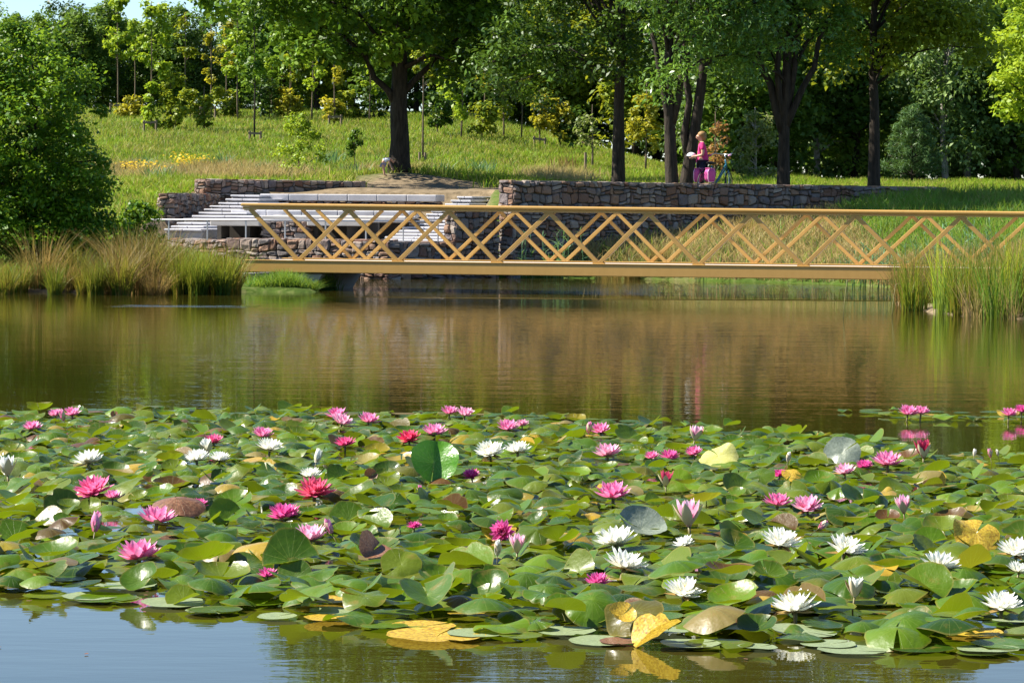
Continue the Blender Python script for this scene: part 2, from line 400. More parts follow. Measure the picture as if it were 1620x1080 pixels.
# ------------------------------------------------------------------ masonry
def rubble_wall(name, label, cat, p0, p1, z0, z1, thick=.6, seed=0, course=(.08, .19), width=(.1, .36), cap=True, end=True, parent=None, group=None, back=True):
    r = np.random.default_rng(seed)
    p0 = np.array(p0, float); p1 = np.array(p1, float); e = p1 - p0; L = np.linalg.norm(e); e /= L
    nrm = np.array([e[1], -e[0]])                             # towards the viewer
    mb = MB()
    core_c = (p0 + p1) / 2 - nrm * (thick / 2 + .02)
    mb.box((*core_c, (z0 + z1) / 2 - .02), (*(e * (L / 2 - .03)), 0), (*(nrm * (thick / 2 - .03)), 0), (0, 0, (z1 - z0) / 2 - .03), 1)
    def face(o, ex, n, LL):
        ph = r.uniform(0, 6, 3)
        def lift(z, s_): return 0 if (z <= z0 + .01 or z >= z1 - .01) else .028 * math.sin(s_ * 3.1 + z * 9 + ph[0]) + .022 * math.sin(s_ * 7.7 - z * 5 + ph[1])
        def stone(a0, a1, b0, b1, zl, zh, g=.011):      # lower edge a0-a1, upper edge b0-b1
            if min(a1 - a0, b1 - b0) < .03: return
            top = r.uniform(-.015, .04) if zh >= z1 - .01 else 0
            cs = [(a0 + g, zl + lift(zl, a0) + g), (a1 - g, zl + lift(zl, a1) + g), (b1 - g, zh + lift(zh, b1) - g + top), (b0 + g, zh + lift(zh, b0) - g + top)]
            cs = [(q[0] + r.uniform(-.012, .012), q[1] + r.uniform(-.010, .010)) for q in cs]
            m = [((cs[k][0] + cs[(k + 1) % 4][0]) / 2, (cs[k][1] + cs[(k + 1) % 4][1]) / 2) for k in range(4)]; c = np.mean(cs, axis=0)
            ring_ = []
            for k in range(4): ring_ += [c + (np.array(cs[k]) - c) * r.uniform(.84, .99), c + (np.array(m[k]) - c) * r.uniform(.97, 1.06)]
            dp = r.uniform(.005, .06); vs = []
            for dd, sc in ((-.10, 1), (dp * .4, 1), (dp, .76)):
                for q in ring_:
                    q = c + (q - c) * sc; b2 = o + ex * q[0] + n * (dd + (r.uniform(-.014, .014) if sc < 1 else 0)); vs.append((b2[0], b2[1], q[1]))
            fs = [(t_ * 8 + k, t_ * 8 + (k + 1) % 8, (t_ + 1) * 8 + (k + 1) % 8, (t_ + 1) * 8 + k) for t_ in (0, 1) for k in range(8)] + [tuple(range(16, 24))]
            mb.add(vs, fs, 0, r.uniform(0, 1))
        z = z0
        while z < z1 - .03:
            h = r.uniform(*course) * 1.25
            if z + h > z1 - .06: h = z1 - z
            a = b_ = 0.0
            while a < LL - .01:
                wd = r.uniform(*width); sl_ = r.uniform(-.055, .055)
                a1, b1 = a + wd, a + wd + sl_
                if LL - max(a1, b1) < .08: a1 = b1 = LL
                if h > .13 and r.uniform() < .45:
                    k0, k1 = r.uniform(.3, .7, 2); zm = z + h * (k0 + k1) / 2
                    stone(a, a1, a + (b_ - a) * k0, a1 + (b1 - a1) * k0, z, zm); stone(a + (b_ - a) * k0, a1 + (b1 - a1) * k0, b_, b1, zm, z + h)
                else: stone(a, a1, b_, b1, z, z + h)
                a, b_ = a1, b1
            z += h
    face(p0, e, nrm, L)
    if end: face(p0 - nrm * thick, nrm, -e, thick); face(p1, -nrm, e, thick)
    if back: face(p1 - nrm * thick, -e, -nrm, L)
    if cap:
        s = 0
        while s < L:
            wd = r.uniform(.2, .5); s1 = min(L, s + wd)
            for q0, q1 in ((0, .5), (.5, 1)):
                c = p0 + e * (s + s1) / 2 - nrm * thick * (q0 + q1) / 2
                mb.box((*c, z1 - .02 + r.uniform(0, .02)), (*(e * ((s1 - s) / 2 - .008)), 0), (*(nrm * (thick * .25 - .008)), r.uniform(-.01, .01)), (0, 0, .03), 0, r.uniform(0, 1))
            s = s1
    o = mb.build(name, [M['stone'], M['mortar']], parent)
    if label: tag(o, label, cat, group)
    return o

rubble_wall('retaining_wall', 'long shaded rubble stone wall behind the ochre footbridge, trees along its top, sunlit end', 'stone wall', WALL0, WALL0 + WD * 16.6, -.3, 2.2, .45, 1)
rubble_wall('stone_wall', 'lower dark rubble wall with a reddish lit end at the foot of the wide stairs', 'stone wall', (-1.29, 64.33), (-.31, 65.31), -.3, 1.60, .36, 3)
rubble_wall('stone_wall', 'dark rubble wall at the water below the wide granite stairs', 'stone wall', (-2.72, 63.25), (-1.53, 64.44), -.3, .80, .5, 5)
rubble_wall('stone_wall', 'low sunlit rubble wall at the water edge below the plank benches', 'stone wall', (-6.5, 64.75), (-2.74, 63.22), -.3, .84, .5, 6, course=(.07, .17), width=(.12, .34))
rubble_wall('stone_wall', 'low lit rubble wall half hidden by the sedge before the narrow stairs', 'stone wall', (-8.7, 67.6), (-6.52, 64.75), -.1, .80, .4, 23, course=(.08, .16), width=(.12, .34))
rubble_wall('stone_wall', 'low dark rubble wall with pale capping below the grass hill', 'stone wall', (-8.54, 79.0), (-4.3, 83.24), .7, 2.3, .45, 7)
rubble_wall('stone_wall', 'dark stone wall running back along the narrow stairs, behind the shrub', 'stone wall', (-8.54, 72.0), (-8.14, 78.9), .6, 1.88, .42, 9)

EX = np.array([.972, -.235]); EN = np.array([-.235, -.972])   # rows of seats: along, and towards the viewer
def row_pts(pxl, pxr, D):
    a = np.array([gx(pxl, D), D]); dirx = EX
    # walk along EX until the sight line of pxr
    k = (pxr - 810) / F
    s = (k * a[1] - a[0]) / (dirx[0] - k * dirx[1])
    return a, a + dirx * s
def slab(mb, pxl, pxr, D, ytop, thick, depth, a=.5, m=0, joints=0, zt=None):
    p, q = row_pts(pxl, pxr, D); z = at((pxl + pxr) / 2, ytop, (p[1] + q[1]) / 2)[2] if zt is None else zt
    n = max(1, joints); L = np.linalg.norm(q - p)
    for i in range(n):
        u0 = p + (q - p) * i / n + EX * .004; u1 = p + (q - p) * (i + 1) / n - EX * .004
        c = (u0 + u1) / 2 - EN * depth / 2 
        mb.box((*c, z - thick / 2), (*((u1 - u0) / 2), 0), (*(EN * depth / 2), 0), (0, 0, thick / 2), m, a)
    return p, q, z
def stair(name, label, steps, D0, D1, parts=True):
    root = empty(name, label, 'stairs', (0, 0, 0))
    n = len(steps)
    for i, (l, r_, y) in enumerate(steps):
        D = D0 + (D1 - D0) * i / (n - 1); mb = MB()
        p, q, z = slab(mb, l, r_, D, y, .055, 1.6 + (D1 - D0) / n, joints=2)
        # solid riser block set back beneath the tread, darkened to stand in for shadow lines
        c = (p + q) / 2 - EN * (.8 + .09)
        L = np.linalg.norm(q - p) / 2 - .01
        mb.box((*c, z - .057 - .25), (*(EX * L), 0), (*(EN * .8), 0), (0, 0, .25), 1)
        mb.build('step', [M['granite'], M['concrete']], root, bevel=.022)
    return root
stair('stairs', 'narrow granite stairs climbing beside the dark stone walls, at the shrub',
      [(258, 318, 362), (269, 322, 357.2), (278, 328, 351.8), (288, 408, 346), (302, 408, 341), (312, 390, 335.8), (321, 380, 330.5), (330, 395, 325.4), (344, 408, 320.4), (355, 410, 314.4), (363, 410, 308.4)], 67.2, 78.5)
stair('stairs', 'wide granite stairs ending at the reddish wall end above the water',
      [(600, 701, 379), (607, 702, 374.5), (618, 703, 369.5), (628, 703, 364.3), (636, 704, 359), (645, 704, 353.8), (655, 706, 348.6), (665, 708, 343.4), (672, 712, 338), (680, 716, 333), (690, 722, 327.5), (702, 742, 322), (711, 744, 316.3), (721, 746, 310.6)], 65.4, 77.0)
def bench(name, label, pxl, pxr, D, ytop, thick, depth, mat, joints, below=None):
    root = empty(name, label, 'bench'); mb = MB()
    p, q, z = slab(mb, pxl, pxr, D, ytop, thick, depth, joints=joints)
    mb.build('seat', [M[mat]], root, bevel=.022)
    if below:
        rubble_wall('rubble_base', None, None, p - EN * .06, q - EN * .06, below, z - thick - .003, min(depth - .1, .6), int(pxl), course=(.07, .12), width=(.12, .3), cap=False, parent=root)
    return root, p, q, z
bench('stone_bench', 'topmost long pale granite bench, just below the bare earth under the oak', 410, 689, 79.2, 307.5, .19, .9, 'granite', 6, 1.45)
bench('stone_bench', 'middle granite bench on a rubble base, seen just under the handrail', 364, 648, 73.5, 333, .16, .9, 'granite', 5, 1.1)
def plank_bench(label, pxl, pxr, D, yt):
    root = empty('plank_bench', label, 'bench', group='low plank benches')
    for k in range(4):
        mb = MB(); p, q = row_pts(pxl, pxr, D); z = at((pxl + pxr) / 2, yt, D)[2]
        c = (p + q) / 2 - EN * (.15 + k * .3)
        mb.box((*c, z + .018 * k), (*(EX * np.linalg.norm(q - p) / 2), 0), (*(EN * .138), 0), (0, 0, .07 if k == 0 else .03))
        mb.build('plank', [M['plank']], root, bevel=.02)
    for s in (.03, .62):
        mb = MB(); c = p + (q - p) * s - EN * .85
        mb.box((*c, z - .28), (*(EX * .05), 0), (*(EN * .3), 0), (0, 0, .21)); mb.build('support', [M['mortar']], root)  # supports coloured dark to sink into the shade under the seat
    mb = MB(); c = (p + q) / 2 - EN * 1.25; mb.box((*c, z - .26), (*(EX * np.linalg.norm(q - p) / 2), 0), (*(EN * .06), 0), (0, 0, .27)); mb.build('shade_panel', [M['mortar']], root)  # dark sheet painting the deep shade of the gap
    return root
plank_bench('low plank bench with a dark gap under it, beside the narrow stairs', 331, 409, 66.6, 352.5)
plank_bench('low plank bench with a dark gap under it, at the middle of the low wall', 484, 574, 66.2, 352.5)
plank_bench('plank bench one tier up, right under the middle granite bench', 412, 640, 69.6, 346.5)
rubble_wall('stone_wall', 'short rubble wall between the two plank benches', 'stone wall', *[v - EN * .1 for v in row_pts(412, 482, 66.5)], .7, 1.24, .9, 22, course=(.07, .13), width=(.12, .3))
mb = MB(); mb.add([(-8.5, 67.9, .79), (-6.5, 65.2, .79), (-2.75, 63.3, .79), (-1.5, 64.5, .79), (-1.5, 70, .79), (-8.6, 72, .79),
                   (-8.5, 67.9, .2), (-6.5, 65.2, .2), (-2.75, 63.3, .2), (-1.5, 64.5, .2), (-1.5, 70, .2), (-8.6, 72, .2)],
                  [(0, 1, 2, 3, 4, 5), (1, 0, 6, 7), (2, 1, 7, 8), (3, 2, 8, 9), (4, 3, 9, 10), (5, 4, 10, 11), (0, 5, 11, 6)])
tag(mb.build('terrace_paving', [M['concrete']]), kind='structure')
# steel railing along the terrace
root = empty('steel_railing', 'thin grey steel railing along the terrace above the low stone wall', 'railing')
rp = lambda px, py: at(px, py, 65.6 - (px - 250) / 450 * 1.0)
mb = MB(); mb.tube([rp(238, 347.6), rp(410, 348.6), rp(700, 350.6)], .022, 8); mb.build('rail', M['steel'], root, smooth=True)
for px in (267, 328, 389, 451, 515, 579, 638, 693):
    mb = MB(); a = rp(px, 348.6 + (px - 250) * .0045); mb.tube([a, (a[0], a[1], .8)], .02, 6); mb.build('post', M['steel'], root)

# ------------------------------------------------------------------ footbridge
BL = np.array([gx(380, 54.6), 54.6]); BR = np.array([gx(1520, 50.5), 50.5])
be = (BR - BL); be /= np.linalg.norm(be); bn = np.array([be[1], -be[0]])
BL2 = BL; BR2 = BL + be * 15.6
def onb(px, py, back=0.0):        # point of the vertical plane of the near truss, moved back by `back`
    d = ray(px, py); o = BL - bn * back
    n3 = np.array([bn[0], bn[1], 0]); tt = n3.dot(np.array([o[0], o[1], 0]) - EYE) / n3.dot(d)
    return EYE + d * tt
bridge = empty('footbridge', 'ochre painted lattice footbridge crossing the pond', 'bridge', (*BL, 0)); bridge.location = (0, 0, 0)
def zline(y0, y1):                # height along the bridge through the two ends' picture heights
    a = onb(380, y0); b_ = onb(1425, y1); la = (a[:2] - BL).dot(be); lb = (b_[:2] - BL).dot(be)
    return lambda s: a[2] + (b_[2] - a[2]) * (s - la) / (lb - la)
zr_t = zline(321.2, 332.8); zr_b = zline(330.4, 341.6); zb_t = zline(412, 424.2); zb_b = zline(430, 443)
def runner(name, s0, s1, zt, zb, front, depth, bev=.01):
    mb = MB(); vs = []
    for s in (s0, s1):
        for dd in (front, front + depth):
            p = BL + be * s - bn * dd
            vs += [(*p, zb(s)), (*p, zt(s))]
    mb.add(vs, [(0, 4, 5, 1), (2, 3, 7, 6), (1, 5, 7, 3), (0, 2, 6, 4), (0, 1, 3, 2), (4, 6, 7, 5)])
    return mb.build(name, M['gold_paint'], bridge, bevel=bev)
LB = 16.0; BW = 2.1
for off in (0.0, BW):
    runner('handrail', 0, LB, zr_t, lambda s: zr_t(s) - .062, off - .02, .14, .02)
    runner('handrail_channel', .03, LB, lambda s: zr_t(s) - .064, lambda s: zr_b(s) - .006, off + .015, .07, .008)
    runner('beam', 0, LB, zb_t, zb_b, off, .14, .012)
    runner('beam_flange', 0, LB, lambda s: zb_t(s) + .018, lambda s: zb_t(s) + .002, off - .012, .16, .005)
mb = MB(); vs = []
for s in (0, LB):
    for dd in (.15, BW - .01):
        p = BL + be * s - bn * dd; vs += [(*p, zb_t(s) - .07), (*p, zb_t(s) - .01)]
mb.add(vs, [(0, 4, 5, 1), (2, 3, 7, 6), (1, 5, 7, 3), (0, 2, 6, 4), (0, 1, 3, 2), (4, 6, 7, 5)])
mb.build('deck', M['plank'], bridge)
nearA = [395.7, 472.7, 551.7, 629.8, 709.6, 786.7, 868.6, 947.7, 1025.7, 1105.7, 1188.6, 1271.6, 1353, 1436, 1520, 1604, 1690]
def family(nodes, first_top, back, front_depth):
    for i in range(len(nodes) - 1):
        top = (i % 2 == 0) == first_top
        def pt(px, tp):
            a = onb(px, 400, back); s = (a[:2] - BL).dot(be); p = BL + be * s - bn * back
            return np.array([*p, (zr_b(s) - .004) if tp else (zb_t(s) + .01)])
        p, q = pt(nodes[i], top), pt(nodes[i + 1], not top)
        if (p[:2] - BL).dot(be) < .0 or (q[:2] - BL).dot(be) < .0: continue
        mb = MB(); mb.bar(p, q, .074 if back < 1 else .064, front_depth, up=(*bn, 0)); mb.build('diagonal_brace', M['gold_paint'], bridge, bevel=.006)
family(nearA, True, .06, .07)
for i, px in enumerate(nearA):
    a = onb(px, 400, .06); sq = (a[:2] - BL).dot(be); tp = i % 2 == 0
    if sq < 0: continue
    zc_ = (zr_b(sq) - .02) if tp else (zb_t(sq) + .028); p = BL + be * sq - bn * .06; mb = MB()
    mb.box((*p, zc_), (*(be * .11), 0), (*(bn * .045), 0), (0, 0, .009))
    for q in (-.07, .07): mb.tube([(*(p + be * q), zc_), (*(p + be * q), zc_ + (-.016 if tp else .016))], .012, 6)
    mb.build('node_plate', M['gold_paint'], bridge)
B_ = [425.3, 501, 580.4, 660, 736.3, 815, 895, 976, 1055, 1137, 1218, 1301, 1383, 1466, 1549, 1632]
C_ = [401.6, 477.6, 557.6, 636, 710.6, 791, 870.6, 951, 1029.6, 1113, 1193.6, 1276, 1359, 1442, 1525, 1608]
family(B_, False, BW + .03, .06)
family(C_, False, BW + .11, .06)
# extra shifted lattice seen on the far parapet near the ends
family([449.5, 526, 605], True, BW + .07, .05)
# concrete abutment under the bank end, slanting back to the water
mb = MB()
pl = [onb(372, 432.5), onb(507, 433.5), onb(489, 464), onb(372, 464)]
dv = -np.array([bn[0], bn[1], 0]) * 2.3; fv = -np.array([bn[0], bn[1], 0]) * .10
mb.add([p + fv for p in pl] + [p + dv for p in pl], [(3, 2, 1, 0), (4, 5, 6, 7), (0, 1, 5, 4), (1, 2, 6, 5), (2, 3, 7, 6), (3, 0, 4, 7)])
tag(mb.build('bridge_abutment', M['concrete'], bevel=.01), 'pale concrete abutment under the footbridge behind bright green grass', 'abutment')
mb = MB(); s0 = 14.9
for s in (s0, 16.4):
    for dd in (.1, 2.1):
        p = BL + be * s - bn * dd; mb.v += [(*p, -.3), (*p, zb_b(s) - .004)]
mb.f = [[0, 4, 5, 1], [2, 3, 7, 6], [1, 5, 7, 3], [0, 2, 6, 4], [0, 1, 3, 2], [4, 6, 7, 5]]; mb.m = [0] * 6; mb.a = [.5] * 6
tag(mb.build('bridge_abutment', M['concrete']), 'concrete abutment hidden in the rusty sedge where the footbridge lands', 'abutment')

# ------------------------------------------------------------------ foliage
def leaf_quads(C, L, Wd, up=.5, r=rng, droop=0.0, nrm=None):
    n = len(C); L = np.broadcast_to(L, (n,))[:, None]; Wd = np.broadcast_to(Wd, (n,))[:, None]
    N = r.normal(size=(n, 3)); N[:, 2] = np.abs(N[:, 2]) + up
    if nrm is not None: N = N * .6 + nrm
    N /= np.linalg.norm(N, axis=1, keepdims=True)
    D = r.normal(size=(n, 3)); D[:, 2] -= droop; D -= N * (D * N).sum(1, keepdims=True); D /= np.linalg.norm(D, axis=1, keepdims=True) + 1e-9
    S = np.cross(N, D)
    V = np.stack([C - D * L * .5, C + S * Wd * .5 + N * L * .06 - D * L * .05, C + D * L * .5 - N * L * .08, C - S * Wd * .5 + N * L * .06 - D * L * .05], 1).reshape(-1, 3)
    return V, np.arange(4 * n).reshape(n, 4)
def clumps(env, n, r, shell=.45):
    out = []
    wts = np.array([e[3] * e[4] * e[5] for e in env]); wts /= wts.sum()
    for i in r.choice(len(env), size=n, p=wts):
        cx, cy, cz, rx, ry, rz = env[i]; d = r.normal(size=3); d /= np.linalg.norm(d)
        out.append(np.array([cx, cy, cz]) + d * r.uniform(0, 1) ** shell * np.array([rx, ry, rz]))
    return np.array(out)
def crown_mesh(name, cl, rc, per, L, Wr, mat, r, up=.5, flat=.6, droop=0.0, zmin=None):
    n = len(cl); k = np.repeat(np.arange(n), per); R = r.uniform(rc[0], rc[1], n)[k][:, None]
    g = r.normal(size=(len(k), 3)); g /= np.linalg.norm(g, axis=1, keepdims=True) + 1e-9
    g *= r.uniform(0, 1, (len(k), 1)) ** .5
    C = cl[k] + g * R * np.array([1, 1, flat]); C[:, 2] -= droop * R[:, 0] * (g[:, 0] ** 2 + g[:, 1] ** 2)
    if zmin is not None:
        keep = C[:, 2] > zmin + r.uniform(-.2, .4, len(C)); C = C[keep]; k = k[keep]; g = g[keep]
    ls = L * r.uniform(.6, 1.25, len(C))
    V, Fq = leaf_quads(C, ls, ls * Wr, up, r, droop, nrm=g * .7)
    cv = r.uniform(0, 1, n)
    return np_mesh(name, V, Fq, fattr={'v': np.clip(.42 * r.uniform(0, 1, len(C)) + .58 * cv[k], 0, 1)}, mats=[mat])
def trunk_mesh(name, path, rad, limbs, mat, n=10):
    mb = MB(); mb.tube(path, rad, n)
    for p, q in limbs: mb.tube(p, q, 6)
    return mb.mesh(name, [mat], smooth=True)
def limb(a, b, r0, r1, r, sag=.15, n=6):
    a = np.array(a, float); b = np.array(b, float); L = np.linalg.norm(b - a); tt = np.linspace(0, 1, n)[:, None]
    P_ = a + (b - a) * tt + np.array([0, 0, 1]) * (np.sin(tt * PI) * L * sag) + r.normal(size=(n, 3)) * L * .025 * np.sin(tt * PI)
    return P_, r0 + (r1 - r0) * np.linspace(0, 1, n)
def make_tree(name, label, base, H, tr, env, ncl, per, L, Wr, mat, bark='bark', seed=0, rc=(.5, 1.1), up=.5, path=None, forks=None, nlimb=26, zlimb=(.25, .8), flat=.6, droop=0, cat='tree', group=None, shell=.45, zmin=None):
    r = np.random.default_rng(seed)
    root = empty(name, label, cat, base, group=group)
    if path is None:
        zz = np.linspace(0, H * .8, 9); path = np.stack([np.cumsum(r.normal(0, .03, 9)) * tr / .2, np.cumsum(r.normal(0, .03, 9)) * tr / .2, zz], 1); path[0] = (0, 0, -.3); path[1] = (0, 0, .35)
    path = np.array(path, float)
    rad = tr * np.clip(1 - .85 * (path[:, 2] / (H * .85)), .12, 1); rad[0] *= 1.5; rad[1] *= 1.12
    cl = clumps(env, ncl, r, shell)
    limbs = list(forks or [])
    for c in cl[r.choice(ncl, size=min(nlimb, ncl), replace=False)]:
        zt = np.clip(c[2] * r.uniform(.55, .85), H * zlimb[0], H * zlimb[1])
        a = np.array([np.interp(zt, path[:, 2], path[:, 0]), np.interp(zt, path[:, 2], path[:, 1]), zt])
        limbs.append(limb(a, c, tr * r.uniform(.18, .34), .012, r))
    link('trunk', trunk_mesh('trunk', path, rad, limbs, M[bark]), root)
    link('crown', crown_mesh('crown', cl, rc, per, L, Wr, M[mat], r, up, flat, droop, zmin), root)
    return root

def base_at(px, D): x = gx(px, D); return (x, D, gz(x, D))
# the big oak
r9 = np.random.default_rng(99)
bo = base_at(630, 90)
make_tree('oak_tree', 'big oak with a thick dark trunk on the bare mound, small child beside it', bo, 13, .33,
          [(0, 0, 7.8, 4.4, 4.4, 3.8), (-2.2, -.8, 3.9, 1.6, 1.9, 1.2), (2.6, .3, 4.2, 2.6, 2.4, 1.4), (0, 0, 10.2, 3.4, 3.4, 2.8), (4.6, .5, 3.7, 1.7, 1.8, 1.0), (-3.5,0,4.7,1.2,1.5,.8), (0,-1.3,4.2,1.5,1.2,1.0), (-3.4,-4.6,5.4,2.6,2.4,1.3), (-.2,-4.8,6.2,2.6,2.2,1.4)], 370, 130, .24, .62, 'oak', seed=11, rc=(.55, 1.15),  # last two lobes added forward to cast shade on the mound
          path=[(0, 0, -.3), (0, 0, .3), (.02, 0, 1), (-.03, 0, 2), (0, 0, 3), (.02, 0, 4.2), (.1, 0, 6), (0, .1, 8.5), (.1, 0, 11), (0, 0, 13)],
          forks=[limb((0, 0, 1.9), (-1.9, -.3, 4.4), .13, .05, r9, .05), limb((0, 0, 2.3), (2.2, .2, 4.6), .12, .05, r9, .06), limb((0, 0, 2.8), (-1.2, .5, 6.4), .15, .05, r9, .02), limb((.02, 0, 4), (1.2, -.4, 7), .15, .05, r9, .02)], nlimb=34)
# trees along the long wall
def wall_tree(name, label, px, D, *a, **k): return make_tree(name, label, base_at(px, D), *a, **k)
wall_tree('tree', 'dark crowned tree on the wall top, nearest to the oak, single straight trunk', 976, 76, 12, 0.176,
          [(-1.2, .3, 6.4, 2.9, 3.0, 3.2), (-2.4, 0, 3.3, 1.6, 2.0, 1.0), (.1, .2, 3.4, 1.2, 1.4, .8), (-.5, 0, 9, 2.4, 2.4, 2.2)], 230, 120, .17, .5, 'dark', seed=21, rc=(.45, .95), nlimb=30)
wall_tree('tree', 'slender forked tree with bright narrow leaves, behind the cyclist', 1061, 71.8, 11.5, 0.160,
          [(.3, -.4, 5.9, 2.1, 2.0, 2.3), (1.5, -.6, 4.2, 1.5, 1.5, 1.1), (-.3, -.5, 3.3, 1.1, 1.0, .6), (.4, 0, 8.3, 2.1, 2.1, 2.2)], 190, 120, .17, .32, 'ash', seed=22, rc=(.4, .85), droop=.5,
          forks=[limb((0, 0, 1.7), (-.55, .1, 4.2), .10, .05, r9, .02), limb((0, 0, 1.9), (.5, -.1, 5.2), .10, .05, r9, .02)])
wall_tree('tree', 'leaning twin stemmed dark tree right behind the woman in pink', 1085, 73.4, 11.5, 0.168,
          [(1.0, .4, 6.7, 2.1, 2.1, 2.3), (.6, .5, 4.2, 1.0, 1.2, .8), (.8, .4, 9, 2, 2, 1.8)], 130, 110, .17, .36, 'dark', seed=23, rc=(.4, .85), droop=.4,
          path=[(-.1, 0, -.3), (-.05, 0, .2), (.1, 0, 1.2), (.28, 0, 2.4), (.42, 0, 3.6), (.55, 0, 5), (.7, 0, 7), (.8, 0, 9.5), (.9, 0, 11)],
          forks=[limb((.05, .05, .8), (.05, .1, 4.6), .11, .06, r9, .01)])
wall_tree('tree', 'multi stemmed tree spreading from a low fork on the wall top', 1237, 75, 11.5, 0.168,
          [(0, 0, 6.6, 2.4, 2.3, 2.6), (-1.1, -.2, 3.7, 1.1, 1.2, .9), (1.2, .2, 4.1, 1.1, 1.2, 1.1), (0, 0, 9, 2.2, 2.2, 2.0)], 200, 110, .18, .4, 'ash', seed=24, rc=(.4, .85), droop=.3,
          path=[(0, 0, -.3), (0, 0, .3), (0, 0, 1.2), (0, 0, 1.9), (.05, 0, 3), (.1, .1, 5), (.1, 0, 7.5), (0, 0, 10.5)],
          forks=[limb((0, 0, 1.6), (-1.1, .1, 4.9), .13, .06, r9, .0), limb((0, 0, 1.75), (1.1, 0, 4.6), .12, .05, r9, -.02), limb((0, 0, 1.9), (.5, .2, 5.6), .1, .05, r9, 0), limb((0, 0, 1.8), (-.35, -.2, 5.6), .1, .05, r9, 0)])
wall_tree('tree', 'straight trunked tree with yellowish lit leaves, last one along the wall top', 1380, 77.5, 11, 0.160,
          [(.6, 0, 6.6, 2.6, 2.5, 2.6), (1.7, -.4, 4.1, 1.7, 1.5, .8), (-.6, -.2, 3.9, 1.2, 1.2, .8), (.5, 0, 8.8, 2.2, 2.2, 1.8)], 220, 110, .18, .6, 'maple', seed=25, rc=(.4, .85))
wall_tree('tree', 'bright yellow green tree half out of the picture, hanging over the rough grass', 1650, 88, 8, .2,
          [(.2, 0, 4.8, 2.0, 2.2, 2.4), (-.7, -.3, 3.4, .9, 1.2, 1.2)], 120, 110, .18, .6, 'lime', seed=26, rc=(.4, .8))

# bank bush
bb = (gx(55, 56.6), 56.6, gz(gx(55, 56.6), 56.6))
make_tree('bush', 'large glossy green bush on the near bank behind the sedge', bb, 4.6, .09,
          [(0, 0, 2.4, 1.5, 1.6, 2.3), (-1.6, .3, 2.7, 1.4, 1.5, 2.2), (.85, -.2, 1.3, .8, 1.1, 1.3), (-.2, 0, 4.2, 1.0, .9, .8), (-1.5,.2,4.3,.8,.8,.7), (0,-.5,.8,1.5,1.1,.8), (-1.6,-.4,.8,1.2,1.1,.8), (1.0,-.4,.7,.8,.9,.6)], 560, 120, .105, .55, 'bush', seed=31, rc=(.22, .5), up=.6, nlimb=40, zlimb=(.05, .7), cat='bush', shell=.35)
make_tree('shrub', 'low leafy shrub between the big bush and the short stone wall', (gx(212, 58.6), 58.6, gz(gx(212, 58.6), 58.6)), 1.5, .03,
          [(0, 0, .72, .5, .5, .62), (-.35, 0, .6, .45, .5, .5), (.25, 0, .45, .4, .4, .4)], 60, 90, .09, .6, 'bush', seed=32, rc=(.12, .26), nlimb=16, zlimb=(.05, .6), cat='shrub')

# ------------------------------------------------------------------ young trees on the hill
def sapling(label, px, yb, D, ytop, crown, per, mat, tr=.045, L=.2, twigs=8, cat='young tree', bark='bark_young', rc=(.16, .36), name='sapling', seed=None, lean=0):
    """crown: list of (px_left, px_right, y_top, y_bottom, clumps)"""
    x = gx(px, D); z0 = gz(x, D); r = np.random.default_rng(seed or int(px * 7 + yb))
    zz = lambda y: (325 - y) / F * D + CAM_H - z0
    H = max(zz(ytop), .3); root = empty(name, label, cat, (x, D, z0))
    cl = []
    for (l, rr, y0, y1, n) in crown:
        for _ in range(n):
            q = r.uniform(0, 1); d = r.normal(size=2); d /= np.linalg.norm(d) + .2
            zc = zz(y1) + (zz(y0) - zz(y1)) * q
            wd = (rr - l) / 2 / F * D * (.55 + .45 * math.sin(PI * min(1, q + .15)))
            cl.append((gx((l + rr) / 2, D) - x + d[0] * wd * .85, d[1] * wd * .85, zc))
    cl = np.array(cl)
    zs = np.linspace(0, H, 7); path = np.stack([lean * zs / H + np.cumsum(r.normal(0, .012, 7)), np.cumsum(r.normal(0, .012, 7)), zs], 1); path[0, 2] = -.2
    limbs = []
    for c in cl[r.choice(len(cl), size=min(twigs, len(cl)), replace=False)]:
        zt = max(.1, c[2] - r.uniform(.1, .5)); a = (np.interp(zt, path[:, 2], path[:, 0]), np.interp(zt, path[:, 2], path[:, 1]), min(zt, H))
        limbs.append(limb(a, c, tr * .4, .006, r, .05, 4))
    link('trunk', trunk_mesh('trunk', path, tr * np.linspace(1, .3, 7), limbs, M[bark], 7), root)
    link('crown', crown_mesh('crown', cl, rc, per, L, .62, M[mat], r, .5, .8), root)
    return root
sapling('tall thin lime leaved young tree, first of the staked row beside the big bush', 186, 186, 138, -8, [(160, 212, 0, 95, 20), (172, 218, 60, 95, 6)], 55, 'lime', L=.24)
sapling('lime leaved young tree with a leafy climber round its lower trunk', 237, 206, 124, 8, [(212, 275, 12, 125, 26), (226, 254, 140, 206, 14)], 50, 'lime', L=.22)
sapling('bushy green young tree clothed to the ground beside the climber covered one', 269, 206, 124, 122, [(250, 300, 125, 206, 26)], 55, 'maple', L=.2)
sapling('twin stemmed young tree with few yellow leaves', 333, 176, 134, 30, [(318, 346, 50, 135, 9)], 26, 'gold', L=.22)
sapling('low leafy young tree in front of the twin stemmed one', 321, 205, 124, 140, [(308, 336, 142, 205, 14)], 50, 'maple', L=.18)
sapling('young tree with a yellow green crown left of the dark trunked one', 376, 182, 132, 20, [(348, 396, 55, 120, 16)], 45, 'lime', L=.22)
sapling('dark thin trunked young tree with green crown and low stakes', 401, 218, 118, 15, [(368, 442, 18, 128, 30)], 50, 'oak', L=.2, bark='bark')
